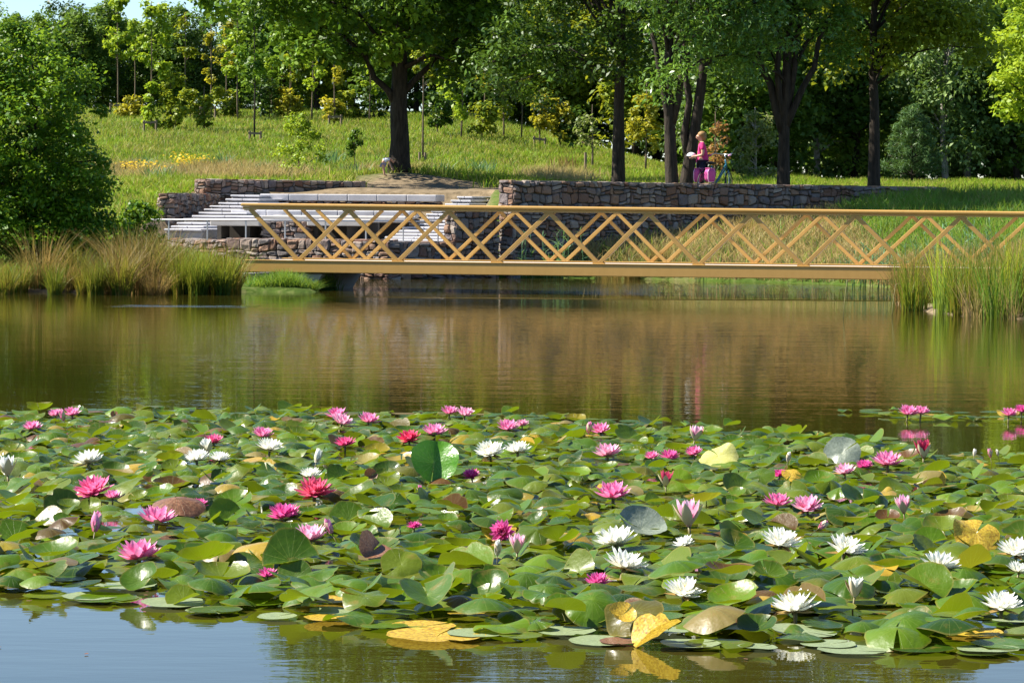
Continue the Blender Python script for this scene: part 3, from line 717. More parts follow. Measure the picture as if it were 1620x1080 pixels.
sapling('feathery yellow green young conifer just above the low wall', 472, 285, 91, 180, [(430, 518, 186, 274, 38)], 48, 'lime', L=.11, tr=.03, rc=(.14, .34), bark='bark', seed=5)
sapling('thin pale stemmed young tree beside the oak crown', 492, 186, 132, 70, [(478, 512, 70, 140, 9)], 40, 'lime', L=.2)
sapling('yellow leaved young tree between stakes at the top of the slope', 527, 195, 128, 90, [(508, 546, 110, 190, 15)], 45, 'gold', L=.2)
sapling('small dark upright shrub alone on the slope near the oak', 560, 258, 97, 208, [(548, 573, 210, 256, 14)], 40, 'oak', L=.12, tr=.02, rc=(.1, .2), cat='shrub', name='shrub')
sapling('bare stemmed young tree with a pale stake right behind the oak trunk', 668, 232, 108, 60, [(650, 690, 70, 130, 10)], 45, 'maple', L=.18)
sapling('young tree with yellow lower leaves on the slope beyond the oak trunk', 727, 208, 120, 80, [(698, 740, 95, 155, 14), (712, 736, 150, 195, 6)], 40, 'lime', L=.2)
sapling('slim young tree midway between the oak and the dark wall tree', 795, 202, 124, 90, [(775, 812, 95, 185, 14)], 40, 'maple', L=.2)
sapling('bright yellow young tree under the dark crown', 852, 210, 122, 140, [(838, 868, 150, 208, 14)], 45, 'gold', L=.2)
sapling('thin olive leaved young tree beside the tall pale stake', 935, 232, 108, 165, [(905, 955, 185, 228, 12)], 40, 'willow', L=.15)
sapling('golden green young tree glimpsed between the wall trees', 1018, 238, 108, 130, [(985, 1045, 150, 236, 22)], 50, 'gold', L=.18)
sapling('orange leaved shrub behind the woman in pink', 1130, 262, 96, 175, [(1112, 1150, 182, 255, 11)], 32, 'rust', L=.14, cat='shrub', name='shrub')
sapling('pale twiggy willow shrub behind the bicycle', 1192, 282, 90, 168, [(1150, 1238, 178, 284, 60)], 45, 'willow', L=.13, twigs=40, rc=(.12, .3), cat='shrub', name='shrub', bark='bark_pale')
for px, yb, D, yt, cr, mat, lab in [(212, 184, 140, 40, (200, 226, 40, 110, 9), 'lime', 'thin lime young tree tucked between the first two tall ones'), (292, 182, 138, 25, (276, 310, 25, 100, 12), 'maple', 'slim green young tree between the climber tree and the twin stemmed one'),
        (357, 180, 137, 40, (344, 372, 40, 110, 9), 'gold', 'thin yellowish young tree just past the twin stemmed one'), (428, 184, 136, 35, (414, 446, 35, 115, 12), 'lime', 'slim lime young tree behind the dark thin trunked one'), (458, 186, 134, 60, (444, 474, 60, 130, 10), 'maple', 'slim green young tree above the feathery conifer'),
        (583, 190, 132, 80, (570, 600, 80, 150, 9), 'lime', 'thin lime young tree close before the oak trunk on the hilltop'), (702, 200, 126, 85, (688, 718, 85, 150, 10), 'lime', 'slim lime young tree in the row beyond the oak, first of three'), (765, 204, 124, 80, (750, 780, 80, 150, 10), 'gold', 'slim yellow young tree in the row beyond the oak, middle one'), (822, 206, 124, 95, (808, 838, 95, 160, 10), 'lime', 'slim lime young tree in the row beyond the oak, nearest the dark wall tree')]:
    sapling(lab, px, yb, D, yt, [cr], 42, mat, tr=.04, L=.21)
for i, (px, y0, yb, mat, lab) in enumerate([(352, 140, 186, 'maple', 'round green shrub at the hilltop before the woods'), (425, 130, 186, 'dark', 'dark green shrub at the hilltop under the oak crown'), (452, 145, 188, 'gold', 'golden shrub at the hilltop beside the dark green one'),
        (545, 150, 190, 'maple', 'green shrub at the hilltop directly left of the oak trunk'), (590, 145, 192, 'dark', 'dark shrub at the hilltop touching the oak trunk'), (300, 150, 182, 'maple', 'low green shrub at the hilltop among the staked young trees'), (205, 160, 184, 'gold', 'orange tinted shrub beside the first staked tree'),
        (690, 150, 196, 'dark', 'dark green shrub beyond the oak at the edge of the woods'), (760, 165, 202, 'maple', 'green shrub at the wood edge past the oak'), (885, 165, 212, 'gold', 'yellow shrub at the wood edge under the dark crown'), (905, 175, 222, 'dark', 'dark shrub at the wood edge beside the pale stake')]):
    D = 134 if px < 650 else 122
    sapling(lab, px, yb, D, y0 + 15, [(px - 24, px + 24, y0, yb + 4, 22)], 45, mat, L=.2, tr=.03, rc=(.2, .45), cat='shrub', name='shrub')

def stakes(label, pxs, yt, yb, D, rail=True):
    root = empty('tree_stakes', label, 'tree stakes', group='wooden tree stakes on the hill')
    tops = []
    for px in pxs:
        x = gx(px, D); z0 = gz(x, D); z1 = z0 + (yb - yt) / F * D
        mb = MB(); mb.tube([(x, D, z0 - .2), (x, D, z1)], .05, 7); mb.build('stake', M['stake'], root); tops.append(np.array((x, D - .06, z1 - .1)))
    if rail and len(tops) > 1:
        mb = MB(); mb.bar(tops[0] - (.06, 0, 0), tops[-1] + (.06, 0, 0), .09, .035); mb.build('crossbar', M['stake'], root)
stakes('pair of stakes with a crossbar round the first lime leaved tree', (174, 196), 165, 186, 136)
stakes('single stake and crossbar beside the climber covered tree', (227, 246), 190, 212, 122)
stakes('pair of stakes with a crossbar at the twin stemmed tree', (316, 339), 156, 178, 133)
stakes('low stakes around the dark thin trunked tree', (394, 411), 204, 220, 117)
stakes('pair of stakes at the yellow leaved tree near the oak', (519, 538), 186, 206, 127)
stakes('short split stake leaning beside the oak trunk', (662, 671), 216, 233, 107, False)
stakes('tall pale single stake under the dark crown', (924,), 196, 238, 100, False)
stakes('pair of stakes at the wood edge below the yellow tree', (843, 860), 196, 212, 121)

# pine on the flat
root = empty('pine_tree', 'small bluish young pine on the grass before the dark woods', 'tree', base_at(1440, 104))
r = np.random.default_rng(44); cl = []; limbs = []
for z in np.arange(.35, 2.5, .22):
    R = 1.15 * (1 - z / 2.9) ** .8
    for a in np.arange(0, 2 * PI, .8) + r.uniform(0, 1):
        for q in (.6, 1):
            if r.uniform() < .8: cl.append((R * q * math.cos(a) * r.uniform(.8, 1.15), R * q * math.sin(a), z + .35 * q + r.uniform(-.1, .12)))
        limbs.append(limb((0, 0, z), (R * math.cos(a), R * math.sin(a), z + .3), .02, .006, r, 0, 3))
cl.append((0, 0, 2.75)); cl = np.array(cl)
link('trunk', trunk_mesh('trunk', [(0, 0, -.2), (0, 0, 1), (0, 0, 2.7)], [.05, .04, .015], limbs, M['bark']), root)
link('crown', crown_mesh('crown', cl, (.16, .26), 70, .22, .10, M['pine'], r, .9, 1.0), root)

# ------------------------------------------------------------------ the woods: a few meshes, one object per tree
def wood_mesh(seed, mat, H, W_, droop, L=.3, ncl=120, per=70, bark='bark'):
    r = np.random.default_rng(seed)
    env = [(0, 0, H * .62, W_, W_, H * .36), (0, 0, H * .34, W_ * .95, W_ * .95, H * .3), (r.uniform(-.5, .5), 0, H * .85, W_ * .55, W_ * .55, H * .17)]
    cl = clumps(env, ncl, r, .4)
    limbs = [limb((0, 0, np.clip(c[2] * .7, .5, H * .8)), c, .05, .01, r) for c in cl[:26]]
    path = np.stack([np.cumsum(r.normal(0, .08, 8)), np.cumsum(r.normal(0, .08, 8)), np.linspace(-.3, H * .92, 8)], 1)
    return (trunk_mesh('trunk', path, np.linspace(.16, .03, 8), limbs, M[bark], 7), crown_mesh('crown', cl, (.5, 1.05), per, L, .55, M[mat], r, .45, .6, droop, .1))
WM = [wood_mesh(1, 'wood', 9, 2.3, .3), wood_mesh(2, 'birch', 9, 2.0, 1.0, .24, bark='bark_pale'), wood_mesh(3, 'dark', 9, 2.4, .2), wood_mesh(4, 'wood', 9, 1.9, .5),
      wood_mesh(5, 'maple', 9, 2.1, .3), wood_mesh(6, 'birch', 9, 2.3, .9, .24, bark='bark_pale')]
WL = ['dark green broadleaf tree in the woods', 'grey green drooping birch in the woods', 'nearly black green tree in the woods', 'slim dark green tree in the woods', 'yellowish green tree in the woods', 'wide silvery birch in the woods']
rw = np.random.default_rng(55)
def wood_tree(px, D, H, k, where):
    x = gx(px, D); root = empty('woodland_tree', f'{WL[k]} {where}', 'tree', (x, D, gz(x, D) - .1), rw.uniform(0, 6.28), 'trees of the woods behind the hill')
    s = H / 9; root.scale = (s * rw.uniform(.9, 1.2), s * rw.uniform(.9, 1.2), s)
    link('trunk', WM[k][0], root); link('crown', WM[k][1], root)
for px in range(-140, 430, 52):
    wood_tree(px + rw.uniform(-14, 14), rw.uniform(152, 158), rw.uniform(5.4, 6.6), rw.choice([0, 1, 3, 0, 5]), 'above the staked young trees')
for px in range(-160, 440, 48):
    wood_tree(px + rw.uniform(-14, 14), rw.uniform(163, 174), rw.uniform(5.6, 6.9), rw.choice([0, 2, 3, 2]), 'on the skyline above the staked young trees')
for px in range(450, 1180, 54):
    wood_tree(px + rw.uniform(-14, 14), rw.uniform(140, 150), rw.uniform(8, 11), rw.choice([0, 1, 3, 4, 4]), 'beyond the oak and the wall trees')
for px in range(440, 1200, 50):
    wood_tree(px + rw.uniform(-14, 14), rw.uniform(156, 170), rw.uniform(11, 14), rw.choice([0, 2, 3, 2]), 'at the back, beyond the oak and wall trees')
for px in range(1110, 1760, 62):
    wood_tree(px + rw.uniform(-14, 14), rw.uniform(111, 117), rw.uniform(7, 10), rw.choice([1, 5, 0, 1, 3]), 'edging the flat grass behind the pine')
for px in range(1110, 1800, 56):
    wood_tree(px + rw.uniform(-14, 14), rw.uniform(122, 132), rw.uniform(11, 13.5), rw.choice([2, 2, 0, 3]), 'at the dark back behind the pine')

for px in range(1120, 1820, 46):
    wood_tree(px + rw.uniform(-10, 10), rw.uniform(136, 142), rw.uniform(4.5, 6.5), rw.choice([0, 2, 3]), 'low in the gloom far behind the pine')
# ------------------------------------------------------------------ grass
def blades(Pb, h, lean, width, segs, r, bend=1.0):
    """ribbons: Pb (n,3) roots, h heights, lean (n,2) tip offsets"""
    n = len(Pb); an = r.uniform(0, PI, n); sx = np.stack([np.cos(an), np.sin(an) * .5, np.zeros(n)], 1)
    tt = np.linspace(0, 1, segs + 1); V = []; 
    for q in tt:
        c = Pb + np.stack([lean[:, 0] * q ** (1 + bend), lean[:, 1] * q ** (1 + bend), h * (q - .18 * bend * q * q * np.minimum(1.5, np.hypot(lean[:, 0], lean[:, 1]) / h))], 1)
        wq = (width * (1 - q) ** .6 if q > .5 else width)
        wq = np.maximum(np.broadcast_to(wq, (n,)), .0008)[:, None]
        V += [c - sx * wq / 2, c + sx * wq / 2]
    V = np.stack(V, 1).reshape(-1, 3); k = 2 * (segs + 1)
    base = (np.arange(n) * k)[:, None]; Fs = []; T = []
    for j in range(segs):
        Fs.append(base + np.array([2 * j, 2 * j + 1, 2 * j + 3, 2 * j + 2])); T.append(np.full(n, (j + .5) / segs))
    Fs = np.stack(Fs, 1).reshape(-1, 4); T = np.stack(T, 1).ravel()
    return V, Fs, T
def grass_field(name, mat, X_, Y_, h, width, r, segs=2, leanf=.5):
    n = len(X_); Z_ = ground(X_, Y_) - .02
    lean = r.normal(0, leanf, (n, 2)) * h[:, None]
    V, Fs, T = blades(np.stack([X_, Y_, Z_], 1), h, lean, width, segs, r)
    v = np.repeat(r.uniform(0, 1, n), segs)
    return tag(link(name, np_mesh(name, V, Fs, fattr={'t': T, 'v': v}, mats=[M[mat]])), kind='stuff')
r = np.random.default_rng(70)
n = 190000
D = 81 + 75 * r.uniform(0, 1, n) ** 1.15; pxx = r.uniform(-60, 1290, n); X_ = gx(pxx, D)
keep = ((X_ + 2.7) / 2.5) ** 2 + ((D - 86) / 3.8) ** 2 > 1.2 * r.uniform(.4, 1, n)
keep &= ~((X_ > -9) & (X_ < -.2) & (D < 83.8)) & ~(((D - 79) - (X_ + 8.54) < .7) & (D < 84.3) & (X_ < -3.6) & (X_ > -9.2))
X_, D = X_[keep], D[keep]
tall = np.sin(X_ * .9 + 3 * np.sin(D * .21)) * np.sin(D * .33 + X_ * .2)
kc = ~((np.abs(X_ + 4.0) < .9) & (D > 86.2) & (D < 89.4)); X_, D, tall = X_[kc], D[kc], tall[kc]
h = r.uniform(.12, .3, len(X_)) * (1 + .55 * np.clip(tall, 0, 1)) * np.where(D < 97, 1.25, 1)
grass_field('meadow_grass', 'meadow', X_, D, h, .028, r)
# dry tall patches on the lower slope
n = 16000; D = 88 + 12 * r.uniform(0, 1, n); pxx = r.normal(0, 1, n); cc = np.array([205, 300, 345, 400, 430, 620, 880])[r.integers(0, 7, n)]
X_ = gx(cc + pxx * 30, D); keep = ~((X_ > -5.5) & (X_ < .6) & (D < 91)); X_, D = X_[keep], D[keep]
grass_field('tall_dry_grass', 'dry', X_, D, r.uniform(.3, .7, len(X_)), .026, r)
# flat grass behind the wall
n = 70000; D = 70 + 44 * r.uniform(0, 1, n); X_ = gx(r.uniform(820, 1720, n), D); per = ((D - 65.3) - X_) * .707
keep = per > .95; X_, D = X_[keep], D[keep]
grass_field('flat_grass', 'meadow', X_, D, r.uniform(.1, .28, len(X_)), .026, r)
# bank between the water and the wall
n = 90000; D = 50 + 26 * r.uniform(0, 1, n); X_ = gx(r.uniform(815, 1720, n), D); per = ((D - 65.3) - X_) * .707; dd = sdf(X_, D, POND)
keep = (per < -.05) & (dd > .03) & ~((np.abs((D - 52.5) + .2 * X_) < .5)); X_, D, dd = X_[keep], D[keep], dd[keep]
hh = r.uniform(.15, .45, len(X_))
grn = (X_ > 8.3) & (r.uniform(0, 1, len(X_)) < .85) & (D > 62.5 - .25 * (X_ - 8)) | (r.uniform(0, 1, len(X_)) < .07)
grass_field('bank_grass', 'dry', X_[~grn], D[~grn], hh[~grn], .022, r)
grass_field('rough_grass', 'lush', X_[grn], D[grn], hh[grn] * 1.2, .026, r)
n = 26000; D = 62 + 24 * r.uniform(0, 1, n); X_ = gx(r.uniform(-150, 330, n), D); keep = (X_ < -8.9) | ((D - 79) - (X_ + 8.54) > .7) & (D < 86)
X_, D = X_[keep], D[keep]; grass_field('hillside_grass', 'meadow', X_, D, r.uniform(.15, .4, len(X_)), .04, r)
# strip of grass round the bank bush, and green tuft at the abutment
n = 16000; D = 53.6 + 11 * r.uniform(0, 1, n); X_ = gx(r.uniform(-200, 505, n), D); keep = (sdf(X_, D, POND) > .16) & ~((D > 63) & (X_ > -8.6)); X_, D = X_[keep], D[keep]
grass_field('bank_turf', 'lush', X_, D, r.uniform(.08, .25, len(X_)), .03, r)
n = 2300; pxx = np.clip(r.normal(447, 27, n), 398, 502); X_ = gx(pxx, 53.9); Y_ = 53.9 + r.uniform(-.25, .3, n)
V, Fs, T = blades(np.stack([X_, Y_, np.full(n, .0)], 1), r.uniform(.2, .5, n) * (1 - .4 * np.abs(pxx - 447) / 55), r.normal(0, .17, (n, 2)), .014, 4, r)
tag(link('grass_tuft', np_mesh('grass_tuft', V, Fs, fattr={'t': T, 'v': np.repeat(r.uniform(0, 1, n), 4)}, mats=[M['lush']])), 'bright green grass tuft at the water before the concrete abutment', 'grass tuft')
n = 160; X_ = gx(r.normal(520, 9, n), 54.4); V, Fs, T = blades(np.stack([X_, 54.4 + r.uniform(-.1, .1, n), np.full(n, -.02)], 1), r.uniform(.2, .5, n), r.normal(0, .12, (n, 2)), .012, 4, r)
tag(link('grass_tuft', np_mesh('grass_tuft', V, Fs, fattr={'t': T * .4, 'v': np.repeat(r.uniform(0, .3, n), 4)}, mats=[M['sedge']])), 'thin dark rush tuft standing in water at the slanted abutment edge', 'grass tuft')
for nm, mt, seed_, spots in (('brown_weeds', 'rusty', 71, [(196, 268), (218, 275), (320, 262), (332, 258), (372, 255), (415, 268), (300, 275), (350, 278), (890, 240), (1075, 270)]), ('pale_weeds', 'reed', 72, [(232, 252), (262, 285), (400, 262), (425, 258), (455, 272), (560, 275), (240, 285), (350, 246), (520, 240), (700, 262), (760, 250)])):
    r = np.random.default_rng(seed_); n = 90 * len(spots); cc = np.array(spots)[r.integers(0, len(spots), n)]
    D = np.interp(cc[:, 1], [225, 250, 285], [112, 101, 89]) + r.normal(0, .7, n); X_ = gx(cc[:, 0] + r.normal(0, 11, n), D)
    kc = ~((X_ > -5.5) & (X_ < .4) & (D < 90.5)) & ((D - 65.3 - X_) * .707 > 1); grass_field(nm, mt, X_[kc], D[kc], r.uniform(.3, .75, kc.sum()), .05, r, 3, .35)
# wild flowers on the hill
n = 420; cc = np.array([(215, 268), (285, 232), (298, 246), (318, 232), (255, 272), (230, 258), (205, 262)])[r.integers(0, 7, n)]
pxx = cc[:, 0] + r.normal(0, 11, n); D = np.interp(cc[:, 1], [225, 285], [103, 90]) + r.normal(0, .8, n); X_ = gx(pxx, D)
V, Fq = leaf_quads(np.stack([X_, D, ground(X_, D) + r.uniform(.25, .6, n)], 1), .10, .10, 1.0, r)
tag(link('ragwort_flowers', np_mesh('ragwort_flowers', V, Fq, fattr={'v': r.uniform(0, 1, n)}, mats=[leaf_mat('ragwort', [(0, (.6, .35, .02)), (1, (.75, .55, .03))], trans=(.8, .6, .05))])), kind='stuff')

# sedge clumps
def clump_mesh(seed, n, H, R, spread, width, segs=5, bend=1.0, vv=(0, 1)):
    r = np.random.default_rng(seed); a = r.uniform(0, 2 * PI, n); q = R * np.sqrt(r.uniform(0, 1, n))
    Pb = np.stack([q * np.cos(a), q * np.sin(a), np.full(n, -.06)], 1); h = H * r.uniform(.45, 1.1, n)
    ln = np.stack([np.cos(a), np.sin(a)], 1) * (spread * h * r.uniform(.1, 1, n))[:, None] + r.normal(0, .12 * H, (n, 2))
    V, Fs, T = blades(Pb, h, ln, width, segs, r, bend)
    return V, Fs, T, np.repeat(r.uniform(vv[0], vv[1], n), segs)
def clump(nm, mats, *a, **k):
    V, Fs, T, v = clump_mesh(*a, **k); return np_mesh(nm, V, Fs, fattr={'t': T, 'v': v}, mats=[M[mats]])
SG = [clump('sedge', 'sedge', 1, 330, 1.0, .19, .45, .017), clump('sedge', 'rusty', 2, 360, 1.0, .23, .6, .015), clump('sedge', 'sedge', 3, 300, .95, .15, .3, .017, vv=(0, .5)), clump('sedge', 'rusty', 4, 330, .85, .24, .75, .015)]
left = [(-30, 458, 1, .8, 'rusty sedge clump at the edge of the picture'), (28, 458, 0, .72, 'green sedge clump before the trunk side of the big bush'), (62, 457, 1, 1.2, 'tall reddish sedge clump under the big bush'), (98, 458, 3, .8, 'arching brown sedge clump under the big bush'),
        (150, 464, 2, .85, 'short bright green sedge clump at the very waterline'), (176, 461, 1, 1.15, 'straw coloured sedge clump next to the low bright green one'), (205, 458, 1, 1.25, 'large pale straw sedge clump below the shrub'), (232, 457, 0, 1.15, 'green sedge clump topped with tan heads below the shrub'),
        (246, 464, 3, .7, 'low trailing sedge clump dipping into the water'), (262, 456, 1, 1.15, 'brown topped sedge clump below the narrow stairs'), (288, 461, 2, 1.0, 'upright yellow green sedge clump beside its twin'), (312, 463, 2, 1.02, 'upright lime sedge clump narrowing at its foot'),
        (338, 459, 0, 1.05, 'tall olive sedge clump next to the bridge end'), (362, 460, 0, .98, 'last green sedge clump touching the bridge beam'), (120, 456, 0, .8, 'dark green sedge clump in the gap under the bush')]
left += [(8, 461, 0, .6, 'low green sedge clump over the sand at the picture edge'), (85, 462, 2, .7, 'short green sedge in front of the tall reddish clump'), (134, 460, 0, .7, 'low olive sedge clump filling the dip below the bush'), (190, 464, 0, .8, 'short green sedge in front of the straw coloured clump'), (222, 459, 1, 1.2, 'rust red sedge clump behind the trailing one'), (275, 459, 0, 1.05, 'olive sedge clump behind the upright twins'), (350, 462, 2, .8, 'bright green sedge clump in front of the bridge end'), (325, 458, 1, 1.0, 'tan plumed sedge clump behind the upright twins'), (-70, 458, 0, 1.1, 'olive sedge clump just outside the picture edge')]
for px, y, k, s, lab in left:
    p = on(px, min(y + 3, 465), .02); x, yy_ = p[0], p[1] + .12; s *= 1.0
    o = link('sedge_clump', SG[k], None, (x, yy_, max(gz(x, yy_), 0) - .02), (0, 0, rng.uniform(0, 6)), (s * 1.15, s * 1.15, s)); tag(o, lab, 'sedge', 'sedge clumps along the bank of the bush')
RD = [clump('reed', 'sedge', 11, 150, 1.05, .2, .22, .016, vv=(0, .7)), clump('reed', 'rusty', 12, 260, .95, .2, .5, .010), clump('reed', 'yellow_reed', 13, 60, 1.1, .1, .12, .02, vv=(0, .5)), clump('reed', 'dry', 14, 90, .7, .25, .5, .012), clump('reed', 'lush', 15, 130, 1.0, .22, .25, .016)]
right = [(1440, 486, 1, .95, 'dark rusty sedge clump, nearest to the open water'), (1448, 492, 0, .9, 'green rush clump below the rusty one'), (1466, 488, 1, .9, 'rusty sedge clump beside the yellow blades'), (1490, 494, 2, 1.0, 'bright yellow iris blades among green rushes'),
         (1505, 497, 4, .95, 'fresh green rushes next to the yellow blades'), (1528, 500, 0, 1.0, 'olive rush clump standing in shallow water'), (1550, 503, 3, .9, 'bleached broken stalks at the waterline'), (1560, 500, 1, 1.05, 'reddish sedge clump behind the bleached stalks'),
         (1585, 504, 4, 1.05, 'green rushes near the picture edge with bent leaves'), (1600, 503, 2, 1.15, 'tall yellow reed blades near the picture edge'), (1612, 505, 3, 1.0, 'bleached stalks near the picture edge'), (1632, 504, 0, 1.15, 'tall olive rushes cut by the picture edge'), (1575, 497, 1, 1.15, 'tall rusty plumes behind the bent green rushes'), (1610, 497, 1, 1.2, 'tallest rusty plumes beside the picture edge')]
right += [(1430, 480, 0, .9, 'green rushes at the very tip of the landing by the open water'), (1478, 480, 1, 1.1, 'dark rusty plumes behind the yellow blades'), (1515, 485, 1, 1.1, 'rusty plumes behind the fresh green rushes'), (1540, 490, 4, 1.15, 'fresh green rushes behind the olive ones'), (1568, 502, 0, .95, 'olive rushes among the bleached stalks'), (1596, 492, 0, 1.2, 'tall olive rushes behind the tall yellow blades'), (1620, 492, 4, 1.25, 'tall green rushes at the picture edge behind the rest'), (1660, 500, 1, 1.2, 'rusty rushes just outside the picture edge')]
for px, y, k, s, lab in right:
    p = on(px, y, 0.0); x, yy_ = p[0], p[1] + .1; s *= 1.2
    for q, dx in enumerate((0, .16)):
        if q: continue
        tag(link('reed_clump', RD[k], None, (x + dx, yy_, -.03), (0, 0, rng.uniform(0, 6)), (s, s, s)), lab, 'reeds', 'rushes and reeds at the bridge landing')
# broad blue green reeds beyond the bridge
def reed_plant(seed, H, n, per):
    r = np.random.default_rng(seed); mb = MB(); Vs = []; Fs = []; off = 0; vv = []
    for i in range(n):
        bx, by = r.normal(0, .22, 2); ln = r.normal(0, .14, 2); hh = H * r.uniform(.6, 1.05)
        top = np.array([bx + ln[0], by + ln[1], hh]); mb.tube([(bx, by, -.05), (bx + ln[0] * .4, by + ln[1] * .4, hh * .5), top], [.008, .007, .003], 5)
        m = per; z = r.uniform(.25, 1, m) * hh; a = r.uniform(0, 2 * PI, m); Pb = np.stack([bx + ln[0] * z / hh, by + ln[1] * z / hh, z], 1)
        V, F_, T = blades(Pb, np.full(m, .16) * r.uniform(.4, 1.4, m), np.stack([np.cos(a), np.sin(a)], 1) * r.uniform(.15, .32, (m, 1)), .03, 4, r, .8)
        Vs.append(V); Fs.append(F_ + off); off += len(V); vv.append(np.repeat(r.uniform(0, 1, m), 4))
    return mb.mesh('stem', [M['reed']], True), np_mesh('leaf_blades', np.concatenate(Vs), np.concatenate(Fs), fattr={'v': np.concatenate(vv)}, mats=[M['reed']])
RP = [reed_plant(1, 1.15, 7, 9), reed_plant(2, 1.0, 9, 9), reed_plant(3, 1.3, 6, 10)]
for px, D_, k, s, lab in [(843, 64.9, 2, .95, 'tall bamboo like reed in front of the dark wall, nearer the lone wall stub'), (868, 64.6, 0, .8, 'lower leafy reed between the two tall ones'), (892, 65.0, 2, 1.0, 'tall bamboo like reed in front of the dark wall, beside the dry plants'),
                          (828, 64.8, 0, .6, 'small arching reed at the foot of the dark wall'), (1113, 63.0, 1, .5, 'small leafy weed on the dry bank behind the bridge'), (1355, 57.8, 1, .8, 'blue green reed at the waterline behind the bridge'), (1380, 58.2, 0, .9, 'blue green reed with leaning leaves behind the bridge'), (1405, 57.6, 1, .95, 'dense blue green reed just left of the rusty sedge'),
                          (1440, 58, 2, .75, 'blue green reed behind the rusty sedge'), (1470, 57.5, 1, 1.0, 'broad blue green reed behind the yellow blades'), (1500, 58.2, 0, 1.05, 'tall blue green reed reaching the handrail'), (1535, 57.8, 2, 1.1, 'tallest blue green reed crossing the handrail'), (1560, 58, 1, .9, 'blue green reed near the landing')]:
    x = gx(px, D_); root = empty('reed_plant', lab, 'reed', (x, D_, max(gz(x, D_), -.02)), rng.uniform(0, 6), 'leafy reeds beyond the bridge'); root.scale = (s, s, s)
    link('stem', RP[k][0], root); link('leaf_blades', RP[k][1], root)
# brown dry herbs against the wall
for px, D_, s, lab in [(965, 64.5, .8, 'brown dead herb clump against the dark wall beside the tall reed'), (1000, 64.8, .75, 'purplish brown dead herb clump against the dark wall'), (1040, 65.2, .7, 'brown dead herb clump at the middle of the dark wall'), (1180, 68.2, .7, 'brown dead herb clump at the green end of the dark wall')]:
    x = gx(px, D_); tag(link('dry_herb', SG[3], None, (x, D_, gz(x, D_)), (0, 0, rng.uniform(0, 6)), (s, s, s)), lab, 'dry herb', 'dead herbs along the wall foot')
for i, (px, yt, yb, lab) in enumerate([(1334, 442, 503, 'single bent bleached reed stalk standing in open water'), (1411, 448, 500, 'thin pale reed stalk just off the rusty sedge')]):
    p = on(px, yb); mb = MB(); h = (yb - yt) / F * p[1]
    mb.tube([p - (0, 0, .03), p + (.02, 0, h * .5), p + (.05, 0, h * .97), p + (.12, 0, h * 1.0)], [.007, .006, .004, .003], 6)
    tag(mb.build('reed_stalk', leaf_mat('straw%d' % i, [(0, (.35, .30, .14)), (1, (.45, .4, .2))]), smooth=True), lab, 'reed stalk')

# ------------------------------------------------------------------ people and the bicycle
def skin_mesh(name, joints, edges, mat, levels=2):
    names = list(joints); me = bpy.data.meshes.new('tmp')
    me.from_pydata([joints[k][0] for k in names], [(names.index(a), names.index(b_)) for a, b_ in edges], [])
    o = bpy.data.objects.new('tmp', me); COL.objects.link(o)
    sk = o.modifiers.new('skin', 'SKIN'); sk.use_smooth_shade = True
    for i, k in enumerate(names):
        rr = joints[k][1]; me.skin_vertices[0].data[i].radius = rr if isinstance(rr, tuple) else (rr, rr)
        me.skin_vertices[0].data[i].use_root = (i == 0)
    sb = o.modifiers.new('sub', 'SUBSURF'); sb.levels = levels; sb.render_levels = levels
    dg = bpy.context.evaluated_depsgraph_get(); m2 = bpy.data.meshes.new_from_object(o.evaluated_get(dg))
    m2.name = name; bpy.data.objects.remove(o); m2.materials.clear(); m2.materials.append(mat)
    m2.polygons.foreach_set('use_smooth', [True] * len(m2.polygons))
    return m2
M['skin'] = plain('skin', (.52, .28, .19), .5, .35, .08, 12)
M['hair'] = plain('blond_hair', (.26, .15, .06), .6, .3, .3, 40)
M['pink_top'] = plain('pink_shirt', (.52, .035, .17), .8, .2, .12, 10)
M['navy'] = plain('navy_cloth', (.015, .017, .035), .85, .2, .2, 10)
M['white_cloth'] = plain('white_shirt', (.62, .68, .80), .85, .2, .08, 10)
M['blue_cloth'] = plain('blue_shorts', (.18, .26, .62), .85, .2, .12, 10)
M['shoe'] = plain('shoe', (.08, .06, .05), .7, .3)
M['eye'] = plain('eye', (.02, .02, .02), .2, .5)
M['helmet'] = plain('white_helmet', (.72, .76, .80), .3, .5, .04)
M['black'] = plain('black_rubber', (.012, .012, .013), .6, .3)
M['teal'] = plain('teal_frame_paint', (.02, .12, .18), .25, .5, .08)
M['chrome'] = plain('chrome', (.65, .65, .66), .2, .5, .04, 6, 1.0)
M['pannier'] = plain('pink_pannier_fabric', (.50, .07, .26), .7, .25, .15, 14)
M['pannier_trim'] = plain('pannier_trim', (.80, .45, .62), .6, .3, .1)

def hand(J, E, side, wrist, root, dirv, palm):
    """palm and five fingers, as chains of the same skin"""
    d = np.array(dirv, float); d /= np.linalg.norm(d); s = np.array(palm, float); s /= np.linalg.norm(s); n = np.cross(d, s)
    w0 = np.array(wrist)
    J[f'palm{side}'] = (tuple(w0 + d * .055), (.030, .018)); E.append((root, f'palm{side}'))
    for i, (o, l) in enumerate(zip((-.028, -.010, .010, .028), (.06, .07, .066, .052))):
        a, b_ = f'f{side}{i}a', f'f{side}{i}b'
        J[a] = (tuple(w0 + d * (.085 + l * .4) + s * o), .009); J[b_] = (tuple(w0 + d * (.085 + l * .8) + s * o + n * .022), .008)
        E += [(f'palm{side}', a), (a, b_)]
    J[f't{side}a'] = (tuple(w0 + d * .06 - s * .045 + n * .01), .010); J[f't{side}b'] = (tuple(w0 + d * .095 - s * .055 + n * .025), .009)
    E += [(f'palm{side}', f't{side}a'), (f't{side}a', f't{side}b')]

